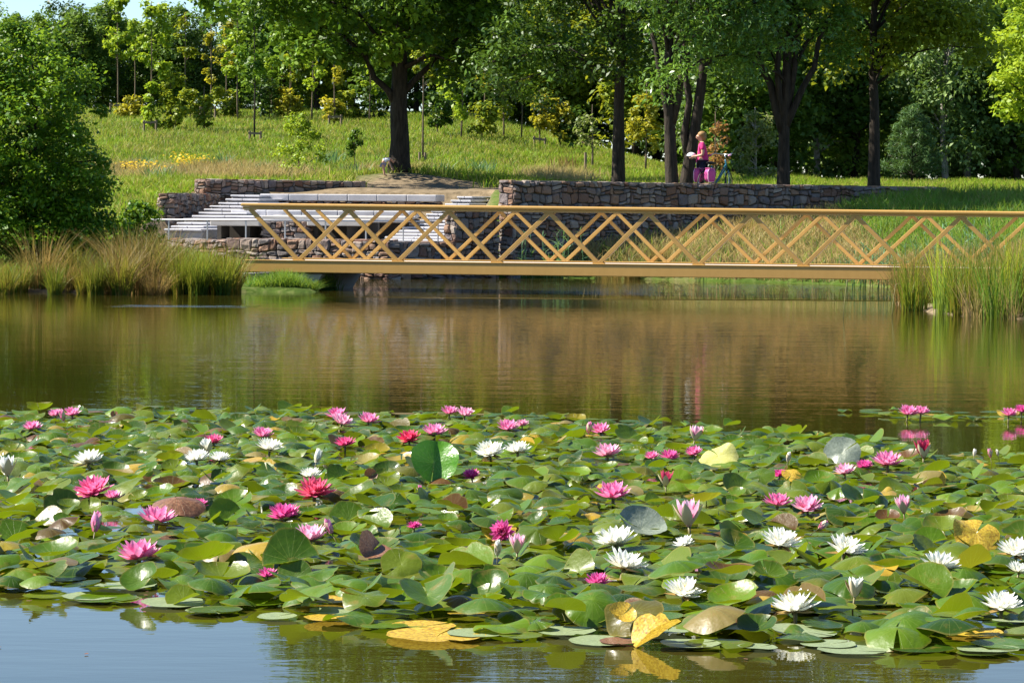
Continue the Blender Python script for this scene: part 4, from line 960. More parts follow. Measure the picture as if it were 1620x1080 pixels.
# woman, in profile, looking down at the helmet she holds
wx = gx(1107, 72.3); wy = 72.3; wz = gz(wx, wy)
wom = empty('person', 'person with fair hair in a pink top and dark trousers holding a white helmet', 'person', (wx, wy, wz))
J = {'pelvis': ((.02, 0, .90), (.13, .15)), 'waist': ((.04, 0, 1.06), (.11, .13)), 'chest': ((.03, 0, 1.24), (.12, .15)), 'neck0': ((.0, 0, 1.39), .06), 'neck': ((-.03, 0, 1.44), .05),
     'head': ((-.055, 0, 1.52), (.088, .078)), 'crown': ((-.045, 0, 1.59), (.075, .068)), 'nose': ((-.145, 0, 1.505), .014), 'chin': ((-.10, 0, 1.455), .035)}
E = [('pelvis', 'waist'), ('waist', 'chest'), ('chest', 'neck0'), ('neck0', 'neck'), ('neck', 'head'), ('head', 'crown'), ('head', 'nose'), ('head', 'chin')]
for s, sg in (('l', -1), ('r', 1)):
    J['sh' + s] = ((.02, sg * .17, 1.33), .058); J['el' + s] = ((.02, sg * .21, 1.06), .042); J['wr' + s] = ((-.17, sg * .12, 1.02), .028)
    J['hip' + s] = ((.02, sg * .09, .82), .088); J['kn' + s] = ((-.01, sg * .09, .46), .06); J['an' + s] = ((.03, sg * .09, .09), .04); J['to' + s] = ((-.11, sg * .10, .035), .032)
    E += [('chest', 'sh' + s), ('sh' + s, 'el' + s), ('el' + s, 'wr' + s), ('pelvis', 'hip' + s), ('hip' + s, 'kn' + s), ('kn' + s, 'an' + s), ('an' + s, 'to' + s)]
    hand(J, E, s, J['wr' + s][0], 'wr' + s, (-1, -sg * .25, -.1), (0, .3, 1))
link('body', skin_mesh('body', J, E, M['skin']), wom)
S = {k: (J[k][0], tuple(q + .014 for q in (J[k][1] if isinstance(J[k][1], tuple) else (J[k][1],) * 2))) for k in ('chest', 'waist', 'shl', 'shr')}
S['hem'] = ((.025, 0, .90), (.165, .185)); S['hem2'] = ((.02, 0, .84), (.165, .19)); S['collar'] = ((.01, 0, 1.355), (.085, .085))
for s, sg in (('l', -1), ('r', 1)): S['sl' + s] = ((.02, sg * .198, 1.17), .066)
link('shirt', skin_mesh('shirt', S, [('chest', 'waist'), ('waist', 'hem'), ('hem', 'hem2'), ('chest', 'collar'), ('chest', 'shl'), ('chest', 'shr'), ('shl', 'sll'), ('shr', 'slr')], M['pink_top']), wom)
T_ = {'pelvis': ((.02, 0, .88), (.142, .165))}
for s in 'lr':
    for k, ex in (('hip', .016), ('kn', .022)): T_[k + s] = (J[k + s][0], J[k + s][1] + ex)
    q = J['an' + s][0]; T_['cuff' + s] = ((q[0], q[1], .12), .062)
link('trousers', skin_mesh('trousers', T_, [e for s in 'lr' for e in (('pelvis', 'hip' + s), ('hip' + s, 'kn' + s), ('kn' + s, 'cuff' + s))], M['navy']), wom)
mb = MB(); mb.ellipsoid((.012, 0, 1.578), (.112, .098, .088), 14, 10); mb.ellipsoid((.055, 0, 1.515), (.072, .085, .095), 12, 9); mb.build('hair', M['hair'], wom, smooth=True)
for sg in (-1, 1):
    mb = MB(); mb.ellipsoid((-.128, sg * .03, 1.525), (.012, .014, .010), 8, 6); mb.build('eye', M['eye'], wom, smooth=True)
    mb = MB(); mb.tube([(-.10, sg * .09, .02), (.06, sg * .09, .02)], [.042, .045], 8); o = mb.build('shoe', M['shoe'], wom, smooth=True)
mb = MB(); n = 20; k = 7; vs = []; fs = []
for j in range(k + 1):
    th = PI / 2 * j / k
    for i in range(n):
        ph = 2 * PI * i / n; vs.append((.14 * math.sin(th) * math.cos(ph) if j else 0, .11 * math.sin(th) * math.sin(ph) if j else 0, .13 * math.cos(th)))
for j in range(k):
    for i in range(n): fs.append((j * n + i, (j + 1) * n + i, (j + 1) * n + (i + 1) % n, j * n + (i + 1) % n))
mb.add(vs, fs)
hel = mb.build('bicycle_helmet', M['helmet'], smooth=True); so_ = hel.modifiers.new('shell', 'SOLIDIFY'); so_.thickness = -.02
hel.scale = (.85, .85, .85); hel.location = (wx - .25, wy, wz + 1.0); hel.rotation_euler = (0, .25, .3)
tag(hel, 'white bicycle helmet held at waist height by the person in pink', 'helmet')
for a in (-.55, 0, .55):
    mb = MB(); pts = [(.141 * math.cos(u) * 1.0, .111 * a * math.cos(u) * .9, .132 * math.sin(u) * (1 - .1 * abs(a))) for u in np.linspace(.5, 2.5, 8)]
    mb.tube(pts, .010, 6); mb.build('vent', M['black'], hel)
# child bending towards the oak trunk
cx_, cy_ = gx(608, 88.6), 88.6
kid = empty('person', 'small child bending over beside the oak trunk in a white and blue shirt', 'person', (cx_, cy_, gz(cx_, cy_)))
J = {'pelvis': ((-.08, 0, .44), (.085, .09)), 'chest': ((.07, 0, .56), (.085, .095)), 'neck': ((.15, 0, .55), .04), 'head': ((.24, 0, .50), (.085, .08)), 'crown': ((.28, 0, .45), (.07, .065)), 'nose': ((.25, 0, .405), .012)}
E = [('pelvis', 'chest'), ('chest', 'neck'), ('neck', 'head'), ('head', 'crown'), ('head', 'nose')]
for s, sg in (('l', -1), ('r', 1)):
    J['sh' + s] = ((.10, sg * .11, .55), .036); J['el' + s] = ((.13, sg * .12, .40), .026); J['wr' + s] = ((.18, sg * .09, .28), .018)
    J['hip' + s] = ((-.07, sg * .055, .38), .058); J['kn' + s] = ((-.045, sg * .06, .21), .038); J['an' + s] = ((-.03, sg * .06, .05), .026); J['to' + s] = ((.06, sg * .065, .02), .022)
    E += [('chest', 'sh' + s), ('sh' + s, 'el' + s), ('el' + s, 'wr' + s), ('pelvis', 'hip' + s), ('hip' + s, 'kn' + s), ('kn' + s, 'an' + s), ('an' + s, 'to' + s)]
    hand(J, E, s, J['wr' + s][0], 'wr' + s, (.4, 0, -1), (0, 1, 0))
for k in list(J):
    if k[0] in 'ft' and k[1] in 'lr' : J[k] = (J[k][0], J[k][1] * .7 if not isinstance(J[k][1], tuple) else J[k][1])
link('body', skin_mesh('body', J, E, M['skin']), kid)
link('shirt', skin_mesh('shirt', {'a': ((-.07, 0, .47), (.098, .10)), 'b': ((.07, 0, .565), (.10, .11)), 'shl': ((.10, -.115, .545), .05), 'shr': ((.10, .115, .545), .05), 'sl': ((.115, -.12, .47), .045), 'sr': ((.115, .12, .47), .045)}, [('a', 'b'), ('b', 'shl'), ('b', 'shr'), ('shl', 'sl'), ('shr', 'sr')], M['white_cloth']), kid)
link('shorts', skin_mesh('shorts', {'p': ((-.085, 0, .43), (.102, .105)), 'l': ((-.068, -.055, .34), .068), 'r': ((-.068, .055, .34), .068)}, [('p', 'l'), ('p', 'r')], M['blue_cloth']), kid)
link('hair', skin_mesh('hair', {'a': ((.25, 0, .535), (.085, .085)), 'b': ((.31, 0, .475), (.068, .07))}, [('a', 'b')], M['hair']), kid)

# bicycle seen from behind, heading away
bx, by = gx(1113, 71.75), 71.75; bzz = gz(bx, by)
bike = empty('bicycle', 'teal step through bicycle with chrome handlebar parked behind the wall', 'bicycle', (bx, by, bzz), math.atan2(.80, .60))
def wheel(x, steer=0):
    w_ = empty('wheel', None, None, (x, 0, .345), steer); w_.parent = bike
    for nm, R, r_, m in (('tyre', .33, .020, 'black'), ('rim', .305, .012, 'chrome')):
        mb = MB(); mb.ring((0, 0, 0), (0, 1, 0), R, r_, 36, 7); mb.build(nm, M[m], w_, smooth=True)
    mb = MB()
    for i in range(16):
        a = 2 * PI * i / 16; mb.tube([(.02 * math.cos(a), 0, .02 * math.sin(a)), (.30 * math.cos(a), 0, .30 * math.sin(a))], .0025, 4)
    mb.tube([(0, -.05, 0), (0, .05, 0)], .022, 8); mb.build('spokes', M['chrome'], w_)
    mb = MB(); mb.ring((0, 0, 0), (0, 1, 0), .37, .016, 20, 6, arc=(.1, 2.6)); mb.build('mudguard', M['teal'], w_, smooth=True)
wheel(0); wheel(1.10, .3)
mb = MB()
for a, b_, r_ in [((.43, 0, .32), (.97, 0, .86), .022), ((.43, 0, .30), (.93, 0, .72), .018), ((.43, 0, .30), (.30, 0, .82), .018), ((0, .05, .345), (.43, .03, .30), .010), ((0, -.05, .345), (.43, -.03, .30), .010), ((0, .05, .345), (.31, .02, .76), .009), ((0, -.05, .345), (.31, -.02, .76), .009), ((.94, 0, .98), (1.0, 0, .72), .022)]:
    mb.tube([a, b_], r_, 8)
for sg in (-1, 1): mb.tube([(1.0, sg * .05, .72), (1.04, sg * .055, .55), (1.10, sg * .055, .345)], .012, 6)
mb.build('frame', M['teal'], bike, smooth=True)
mb = MB(); mb.tube([(.94, 0, .98), (.92, 0, 1.10)], .016, 8); mb.tube([(.72, -.29, 1.09), (.86, -.26, 1.14), (.93, -.10, 1.11), (.93, .10, 1.11), (.86, .26, 1.14), (.72, .29, 1.09)], .013, 8); mb.build('handlebar', M['chrome'], bike, smooth=True)
for sg in (-1, 1):
    mb = MB(); mb.tube([(.62, sg * .30, 1.07), (.74, sg * .29, 1.095)], .022, 8); mb.build('grip', M['pannier_trim' if sg < 0 else 'pannier'], bike, smooth=True)
mb = MB(); mb.ellipsoid((.24, 0, .88), (.13, .085, .04)); mb.ellipsoid((.36, 0, .88), (.10, .035, .03)); mb.build('saddle', M['black'], bike, smooth=True)
mb = MB()
for yv in (-.06, 0, .06): mb.tube([(-.28, yv, .72), (.18, yv, .72)], .008, 6)
for sg in (-1, 1): mb.tube([(0, sg * .06, .345), (-.12, sg * .06, .72)], .008, 6)
mb.build('rack', M['black'], bike)
mb = MB(); mb.ring((.43, .05, .30), (0, 1, 0), .09, .008, 20, 5); mb.tube([(.43, .05, .30), (.55, .08, .20)], .01, 6); mb.tube([(.43, -.05, .30), (.31, -.08, .40)], .01, 6); mb.build('crank', M['chrome'], bike)
rz = bike.rotation_euler[2]; cz, sz = math.cos(rz), math.sin(rz)
for sg, lab in ((1, 'pink pannier bag with pale piping hanging behind the dark stem'), (-1, 'pink pannier bag with folded flap hanging nearer the teal frame')):
    mb = MB(); y0, y1 = (.075, .26) if sg > 0 else (-.26, -.075)
    prof = [(-.15, .40), (.08, .40), (.12, .47), (.13, .66), (.08, .73), (-.14, .73), (-.19, .66), (-.19, .48)]
    for yv, sc in ((y0, .80), (y0 + .045, 1), (y1 - .045, 1), (y1, .80)): mb.v += [(-.03 + (x + .03) * sc, yv, .57 + (z - .57) * sc) for x, z in prof]
    for j in range(3):
        for i in range(8): mb.f.append([j * 8 + i, j * 8 + (i + 1) % 8, (j + 1) * 8 + (i + 1) % 8, (j + 1) * 8 + i])
    mb.f += [list(range(7, -1, -1)), list(range(24, 32))]; mb.m = [0] * len(mb.f); mb.a = [.5] * len(mb.f)
    pn = mb.build('pannier_bag', M['pannier'], None, smooth=True, bevel=.045, loc=(bx, by, bzz), rot=(0, 0, rz)); tag(pn, lab, 'pannier bag')
    mb = MB(); q = [(-.03 + (x + .03) * 1.0, (y0 + .045 if sg < 0 else y1 - .045), .57 + (z - .57) * 1.0) for x, z in prof + prof[:1]]; mb.tube(q, .012, 6); mb.build('piping', M['pannier_trim'], pn)
    mb = MB(); mb.box((-.03, (y0 + y1) / 2, .738), (.13, 0, 0), (0, .07, 0), (0, 0, .012)); mb.build('flap', M['pannier'], pn, bevel=.01)

# ------------------------------------------------------------------ water lilies
def pad_material(name, under=False):
    t = NT(name)
    rnd = t.n('ShaderNodeObjectInfo').outputs['Random']
    v = t.math('FRACT', t.math('ADD', t.math('ADD', rnd, t.attr('v')), .0))
    uv = t.n('ShaderNodeUVMap'); sp = t.n('ShaderNodeSeparateXYZ'); t.l(uv.outputs[0], sp.inputs[0])
    rad = sp.outputs[1]
    ang = t.math('ABSOLUTE', t.math('SUBTRACT', t.math('FRACT', t.math('MULTIPLY', sp.outputs[0], 17)), .5))
    vein = t.math('MULTIPLY', t.math('LESS_THAN', t.math('MULTIPLY', ang, t.math('ADD', rad, .15)), .035), t.math('SUBTRACT', 1.0, t.math('MULTIPLY', rad, .8)))
    blot = t.noise(11, 4, t.pos(), .6)
    top = t.ramp(v, [(0, (.024, .068, .002)), (.2, (.065, .145, .003)), (.36, (.012, .040, .002)), (.50, (.105, .20, .005)), (.62, (.036, .080, .004)), (.74, (.10, .15, .008)), (.87, (.10, .15, .010)), (.92, (.075, .040, .012)), (.94, (.09, .030, .012)), (.955, (.24, .22, .10)), (.98, (.42, .28, .03)), (1, (.036, .10, .004))])
    top = t.mix(t.math('MULTIPLY', vein, .45), top, (.22, .30, .07))
    rim = t.ramp(rad, [(.93, (0, 0, 0)), (.99, (1, 1, 1))])
    top = t.mix(t.math('MULTIPLY', rim, .5), top, (.20, .17, .05))
    spots = t.ramp(blot, [(.60, (0, 0, 0)), (.72, (1, 1, 1))])
    top = t.mix(t.math('MULTIPLY', spots, .55), top, (.20, .15, .05))
    top = t.mix(1.0, top, (1.0, .92, .6), 'MULTIPLY')
    und = t.ramp(v, [(0, (.10, .13, .022)), (.35, (.12, .10, .03)), (.55, (.15, .060, .030)), (.75, (.11, .14, .02)), (1, (.13, .060, .035))])
    und = t.mix(t.math('MULTIPLY', vein, .5), und, (.26, .22, .10))
    geo = t.n('ShaderNodeNewGeometry')
    col = t.mix(geo.outputs['Backfacing'], top, und)
    ro = t.math('ADD', t.math('MULTIPLY', t.math('FRACT', t.math('MULTIPLY', v, 7.3)), .16), t.math('ADD', .17, t.math('MULTIPLY', t.noise(6, 2, t.pos()), .26)))
    b = t.bsdf(col, ro, .30); b.inputs['Coat Weight'].default_value = .14; b.inputs['Coat Roughness'].default_value = .17
    hb = t.math('ADD', t.math('MULTIPLY', t.noise(14, 3, t.pos()), 1.2), t.math('MULTIPLY', vein, .35))
    t.l(t.bump(hb, .5, .012), b.inputs['Normal'])
    tr = t.n('ShaderNodeBsdfTranslucent'); t.l(t.mix(.55, top, (.34, .46, .006)), tr.inputs[0])
    mx = t.n('ShaderNodeMixShader'); mx.inputs[0].default_value = .26
    t.l(b.outputs[0], mx.inputs[1]); t.l(tr.outputs[0], mx.inputs[2])
    return t.done(mx.outputs[0])
def dead_pad_material(name, c1, c2, c3, tw=.35, gloss=.42):
    t = NT(name)
    c = t.ramp(t.noise(9, 5, t.obj(), .65), [(.3, c1), (.55, c2), (.72, c3)])
    uv = t.n('ShaderNodeUVMap'); sp = t.n('ShaderNodeSeparateXYZ'); t.l(uv.outputs[0], sp.inputs[0])
    ang = t.math('ABSOLUTE', t.math('SUBTRACT', t.math('FRACT', t.math('MULTIPLY', sp.outputs[0], 17)), .5))
    vein = t.math('MULTIPLY', t.math('LESS_THAN', t.math('MULTIPLY', ang, t.math('ADD', sp.outputs[1], .15)), .03), t.math('SUBTRACT', 1.0, t.math('MULTIPLY', sp.outputs[1], .8)))
    c = t.mix(t.math('MULTIPLY', vein, .4), c, t.mix(.5, c, (.5, .5, .25)))
    b = t.bsdf(c, gloss, .4); t.l(t.bump(t.math('ADD', t.math('MULTIPLY', t.noise(14, 3, t.pos()), 1.2), t.math('MULTIPLY', vein, .4)), .5, .012), b.inputs['Normal'])
    tr = t.n('ShaderNodeBsdfTranslucent'); t.l(c, tr.inputs[0])
    mx = t.n('ShaderNodeMixShader'); mx.inputs[0].default_value = tw
    t.l(b.outputs[0], mx.inputs[1]); t.l(tr.outputs[0], mx.inputs[2]); return t.done(mx.outputs[0])
M['pad'] = pad_material('lily_pad')
M['pad_yellow'] = dead_pad_material('yellow_pad', (.22, .10, .02), (.62, .42, .04), (.70, .52, .10))
M['pad_pale'] = dead_pad_material('pale_yellow_pad', (.45, .45, .10), (.58, .56, .18), (.62, .62, .25))
M['pad_brown'] = dead_pad_material('brown_pad', (.08, .035, .018), (.20, .09, .045), (.30, .17, .09), .2)
M['pad_green'] = dead_pad_material('fresh_pad', (.055, .17, .008), (.075, .22, .010), (.10, .27, .018), .3, .25)
M['pad_silver'] = dead_pad_material('silvery_pad', (.10, .13, .09), (.17, .20, .16), (.22, .25, .20), .12)

M['pad_sky_sheen'] = dead_pad_material('sky_sheen_pad', (.15, .19, .085), (.21, .26, .13), (.27, .30, .17), .15, .5)  # pale mint colour stands in for sky sheen on flat pads
NSEG, RINGS = 34, [0.0, .22, .45, .65, .82, .93, 1.0]
def pad_arrays(style, r, notch=.16):
    """a round leaf of radius 1 cut to the middle by a slit; returns verts, faces, uv"""
    gp = r.uniform(.6, 1.6) * notch
    th = np.linspace(gp / 2, 2 * PI - gp / 2, NSEG + 1); ph = r.uniform(0, 2 * PI, 6)
    edge = 1 + .025 * np.sin(3 * th + ph[0]) + .018 * np.sin(7 * th + ph[1]) + .012 * np.sin(13 * th + ph[2])
    for _ in range(r.integers(0, 3)):
        edge = edge - r.uniform(.06, .25) * np.exp(-((th - r.uniform(.3, 6)) / r.uniform(.06, .16)) ** 2)
    rr, tt = np.meshgrid(RINGS, th, indexing='ij'); rad = rr * edge[None, :]
    x = rad * np.cos(tt) * r.uniform(.92, 1.0); y = rad * np.sin(tt)
    wav = (np.sin(2 * tt + ph[3]) * .6 + np.sin(3 * tt + ph[4]) * .5 + np.sin(5 * tt + ph[5]) * .25)
    if style == 'flat':   z = .012 * wav * rr ** 2 + .02 * rr ** 6
    elif style == 'dome': z = -.32 * rr ** 2.2 + .10 * wav * rr ** 2.5 + .12 * np.exp(-rr * 3)
    elif style == 'cup':  z = .33 * rr ** 2.4 + .09 * wav * rr ** 2.5
    elif style == 'fold': z = .62 * np.abs(y) ** 1.35 + .07 * wav * rr ** 2
    elif style == 'curl': z = .46 * np.clip(x * math.cos(ph[0]) + y * math.sin(ph[0]) - .1, 0, 2) ** 1.7 + .10 * wav * rr ** 2 - .18 * rr ** 2
    elif style == 'wavy': z = .20 * wav * rr ** 2 + .06 * np.sin(4 * tt + ph[2]) * rr ** 3 - .12 * rr ** 2
    z = z - .05 * (1 - np.clip(rr / .25, 0, 1))
    V = np.stack([x, y, z], -1).reshape(-1, 3); nr, ns = rr.shape
    idx = np.arange(nr * ns).reshape(nr, ns)
    Fq = np.stack([idx[:-1, :-1], idx[1:, :-1], idx[1:, 1:], idx[:-1, 1:]], -1).reshape(-1, 4)
    uv = np.stack([tt / (2 * PI), rr], -1).reshape(-1, 2)
    return V, Fq, uv
rp = np.random.default_rng(301)
STY = ['flat'] * 4 + ['dome'] * 6 + ['cup'] * 4 + ['fold'] * 3 + ['curl'] * 5 + ['wavy'] * 4
PV = [(s, *pad_arrays(s, rp)) for s in STY]
PM = [np_mesh('lily_pad', V, Fq, uv=uv, smooth=True, mats=[M['pad']]) for s, V, Fq, uv in PV]
PMX = {m: {i: np_mesh('lily_pad', PV[i][1], PV[i][2], uv=PV[i][3], smooth=True, mats=[M[m]]) for i in range(len(PV)) if PV[i][0] == 'flat'} for m in ('pad_sky_sheen', 'pad_yellow', 'pad_brown')}
IDX = {s: [i for i, q in enumerate(STY) if q == s] for s in set(STY)}

FRONT = [(-260, 940), (0, 951), (160, 955), (205, 967), (390, 980), (600, 1000), (760, 1012), (950, 1024), (1150, 1031), (1400, 1040), (1560, 1042), (1622, 1030), (1900, 1012)]
BACK = [(1900, 745), (1620, 722), (1500, 714), (1400, 692), (1200, 681), (1062, 671), (900, 661), (700, 654), (420, 651), (200, 649), (0, 654), (-260, 650)]
PATCH = [tuple(on(*p)[:2]) for p in FRONT + BACK]
ISLE = [tuple(on(*p)[:2]) for p in [(1300, 651), (1370, 656), (1440, 667), (1640, 670), (1760, 668), (1760, 655), (1480, 651), (1400, 648)]]

# flowers first: (px, py, width px, kind, label)
FL = [
 (88, 652, 26, 'pink', 'far pink lily of a joined pair at the back edge, nearer the picture edge'),
 (114, 650, 30, 'pink', 'far pale tipped pink lily beside its twin, at the back edge of the patch'),
 (101, 658, 15, 'budpink', 'pink bud in front of the far joined pair of pink lilies'),
 (51, 672, 33, 'pink', 'small pink lily just below the far joined pair, among brown leaves'),
 (338, 693, 35, 'deep', 'deep pink lily peeping from behind the trio of white lilies'),
 (415, 683, 36, 'pink', 'pink lily directly behind a wide open white one'),
 (427, 705, 44, 'white', 'wide open white lily directly in front of a pink one'),
 (140, 725, 46, 'white', 'lone white lily on green leaves behind the deep pink one'),
 (12, 736, 36, 'whitehalf', 'half open white lily cut by the picture edge'),
 (329, 705, 27, 'whitehalf', 'half open white lily at the rear of the white trio'),
 (311, 722, 42, 'white', 'white lily with a brown sepal, front of the white trio'),
 (347, 723, 34, 'white', 'low white lily at the side of the white trio'),
 (148, 767, 64, 'deep', 'big deep pink lily on a dark stem with a small pink lily touching it'),
 (178, 781, 28, 'pink', 'small pink lily touching the big deep pink one'),
 (248, 813, 63, 'pink', 'big magenta lily over purple brown leaves'),
 (314, 794, 32, 'magenta', 'small flat magenta lily half hidden behind dark leaves'),
 (450, 807, 56, 'magenta', 'wide flat magenta lily lying low among round leaves'),
 (490, 842, 60, 'pale', 'pink cup shaped lily with a closed bud leaning on it'),
 (525, 834, 20, 'budpink', 'closed pink bud leaning on the cup shaped lily'),
 (497, 769, 60, 'red', 'bright crimson lily with a white lily right behind it'),
 (491, 749, 36, 'white', 'white lily right behind the bright crimson one'),
 (150, 829, 26, 'budpink', 'pale pink bud standing among brown leaves'),
 (220, 869, 72, 'pink', 'largest pink lily, spreading, nearest the open water'),
 (423, 904, 34, 'magenta', 'small magenta lily sunk between big front leaves'),
 (500, 724, 18, 'budwhite', 'small white bud near the upright round leaf'),
 (533, 652, 36, 'pink', 'far pink lily, rear of the cluster before the oak reflection'),
 (540, 662, 38, 'pale', 'far pale pink lily, front of the cluster before the oak reflection'),
 (583, 660, 36, 'pink', 'far pink lily standing beside the cluster before the oak reflection'),
 (546, 697, 36, 'deep', 'small deep pink lily alone between the far cluster and the crimson lily'),
 (647, 688, 42, 'red', 'crimson pink lily with a pink neighbour, above the upright round leaf'),
 (687, 678, 42, 'pink', 'pink lily next to the crimson pink one, above the upright round leaf'),
 (711, 648, 30, 'pink', 'far pink lily joined to a paler one at the back edge'),
 (735, 650, 32, 'pale', 'far pale pink lily on a visible stalk at the back edge'),
 (803, 671, 36, 'pink', 'far pink lily with a faded whitish one beside it'),
 (826, 668, 24, 'pale', 'faded whitish pink lily beside the far pink one'),
 (775, 712, 46, 'white', 'low wide white lily just behind a dark round leaf'),
 (819, 709, 42, 'white', 'cup shaped white lily beside the low wide white one'),
 (746, 748, 29, 'magenta', 'small magenta lily just beside the upright round leaf'),
 (950, 676, 32, 'pink', 'far pink lily before the dark tree reflection'),
 (931, 678, 15, 'budpink', 'tiny pale bud beside the far pink lily before the dark tree reflection'),
 (961, 711, 46, 'pale', 'salmon pink cup shaped lily above the large magenta one'),
 (970, 774, 60, 'pink', 'large magenta pink lily over a dark hollow of leaves'),
 (1031, 719, 25, 'pink', 'pink lily on a tall bare stalk beside its flat neighbour'),
 (1059, 718, 33, 'magenta', 'flat pink lily beside the one on a tall stalk'),
 (1098, 712, 28, 'pink', 'pink half hidden lily behind the pale yellow leaf'),
 (1099, 684, 27, 'halfpink', 'far half open pink lily standing up at the back edge'),
 (1053, 756, 29, 'dark', 'dark red half open lily on brown leaves'),
 (1090, 810, 50, 'halfpink', 'big pale pink goblet shaped lily on a dark stalk'),
 (1230, 789, 48, 'pink', 'pink lily touching a paler one, beyond the white lilies'),
 (1277, 795, 50, 'pale', 'pale pink lily touching the pink one, beyond the white lilies'),
 (1430, 797, 32, 'halfpink', 'upright pink goblet shaped lily alone on a dark stalk'),
 (1404, 724, 50, 'pink', 'pink lily with yellow green base, beside the silvery upright leaf'),
 (1367, 733, 30, 'magenta', 'deep pink lily at the foot of the silvery upright leaf'),
 (1336, 741, 36, 'pale', 'pale pink spread lily at the foot of the silvery upright leaf'),
 (1461, 709, 34, 'dark', 'dark red lily at the far edge against open water'),
 (1436, 648, 32, 'pink', 'pink lily on the separate strip of pads, joined to a twin'),
 (1457, 648, 30, 'pink', 'second joined pink lily on the separate strip of pads'),
 (1596, 651, 28, 'pink', 'pink lily near the end of the separate strip of pads'),
 (1616, 645, 26, 'magenta', 'magenta lily cut by the picture edge on the separate strip of pads'),
 (1233, 747, 26, 'magenta', 'small purple pink lily beside an orange withered leaf'),
 (1246, 724, 13, 'budwhite', 'whitish bud standing above the purple pink lily'),
 (1541, 717, 9, 'budwhite', 'first of three small buds against the far open water'),
 (1567, 718, 11, 'budpink', 'pinkish bud in the middle of the three by the open water'),
 (1579, 717, 9, 'budwhite', 'last of three small buds against the far open water'),
 (974, 851, 68, 'white', 'large white lily with a golden sepal, behind its white twin'),
 (988, 888, 68, 'white', 'large white lily on a stalk, in front of its white twin'),
 (945, 914, 42, 'magenta', 'magenta lily tucked under the front white twin'),
 (1082, 857, 34, 'white', 'white lily mostly hidden behind a broad leaf'),
 (1235, 853, 62, 'white', 'white lily resting on a broad shining leaf'),
 (1337, 864, 62, 'white', 'white lily half sunk behind a yellow edged leaf'),
 (1487, 889, 58, 'white', 'white lily with a dark round leaf beside it'),
 (1607, 868, 56, 'white', 'white lily at the picture edge above the others'),
 (1082, 932, 60, 'white', 'white lily lying low with drooping petals'),
 (1258, 955, 74, 'white', 'biggest white lily, open wide with pale yellow heart'),
 (1352, 928, 36, 'whitehalf', 'half open white lily leaning on a broad leaf'),
 (1585, 953, 64, 'white', 'white lily low at the picture edge, behind leaves'),
 (1612, 899, 40, 'white', 'small white lily at the picture edge between two others'),
 (818, 859, 34, 'halfpink', 'pale pink half open lily with a yellowish bud beside it'),
 (787, 869, 20, 'budwhite', 'yellowish bud beside the pale pink half open lily'),
 (795, 834, 40, 'magenta', 'withering pink lily lying on a yellow leaf'),
 (655, 829, 24, 'magenta', 'small withering purple pink lily among green leaves'),
 (1296, 827, 18, 'budpink', 'fallen pink bud lying on a pale leaf'),
 (668, 776, 12, 'budpink', 'tiny purple bud below the upright round leaf'),
]
def petal_mat(name, base, tip, edge, tw=.38):
    t = NT(name)
    tf = t.attr('t'); wv_ = t.attr('v'); rnd = t.n('ShaderNodeObjectInfo').outputs['Random']
    c = t.ramp(tf, [(0, base), (.45, tuple((a + b_) / 2 for a, b_ in zip(base, tip))), (.85, tip), (1, edge)])
    c = t.mix(t.math('MULTIPLY', wv_, .6), c, base)
    c = t.mix(t.math('MULTIPLY', rnd, .35), c, edge)
    streak = t.noise(60, 2, t.obj()); c = t.mix(t.math('MULTIPLY', streak, .25), c, edge)
    b = t.bsdf(c, .42, .35)
    tr = t.n('ShaderNodeBsdfTranslucent'); t.l(c, tr.inputs[0])
    mx = t.n('ShaderNodeMixShader'); mx.inputs[0].default_value = tw
    t.l(b.outputs[0], mx.inputs[1]); t.l(tr.outputs[0], mx.inputs[2]); return t.done(mx.outputs[0])
PETM = {'pink': petal_mat('pink_petal', (.72, .030, .22), (.84, .20, .50), (.90, .55, .74)),
        'pale': petal_mat('pale_pink_petal', (.78, .16, .36), (.88, .42, .62), (.92, .72, .82)),
        'deep': petal_mat('deep_pink_petal', (.66, .010, .12), (.78, .06, .28), (.86, .35, .58)),
        'magenta': petal_mat('magenta_petal', (.62, .015, .22), (.76, .07, .38), (.82, .25, .52)),
        'red': petal_mat('crimson_petal', (.62, .006, .05), (.74, .03, .13), (.84, .26, .42)),
        'dark': petal_mat('dark_red_petal', (.30, .005, .03), (.46, .015, .08), (.62, .10, .20)),
        'white': petal_mat('white_petal', (.86, .85, .66), (.90, .90, .86), (.92, .92, .91))}
t = NT('sepal'); c = t.mix(t.n('ShaderNodeNewGeometry').outputs['Backfacing'], (.55, .45, .30), (.26, .17, .05)); b = t.bsdf(c, .5, .3); M['sepal'] = t.done(b.outputs[0])
M['stamen'] = plain('stamen', (.72, .42, .02), .6, .3)
M['stalk'] = plain('lily_stalk', (.13, .11, .035), .5, .4)

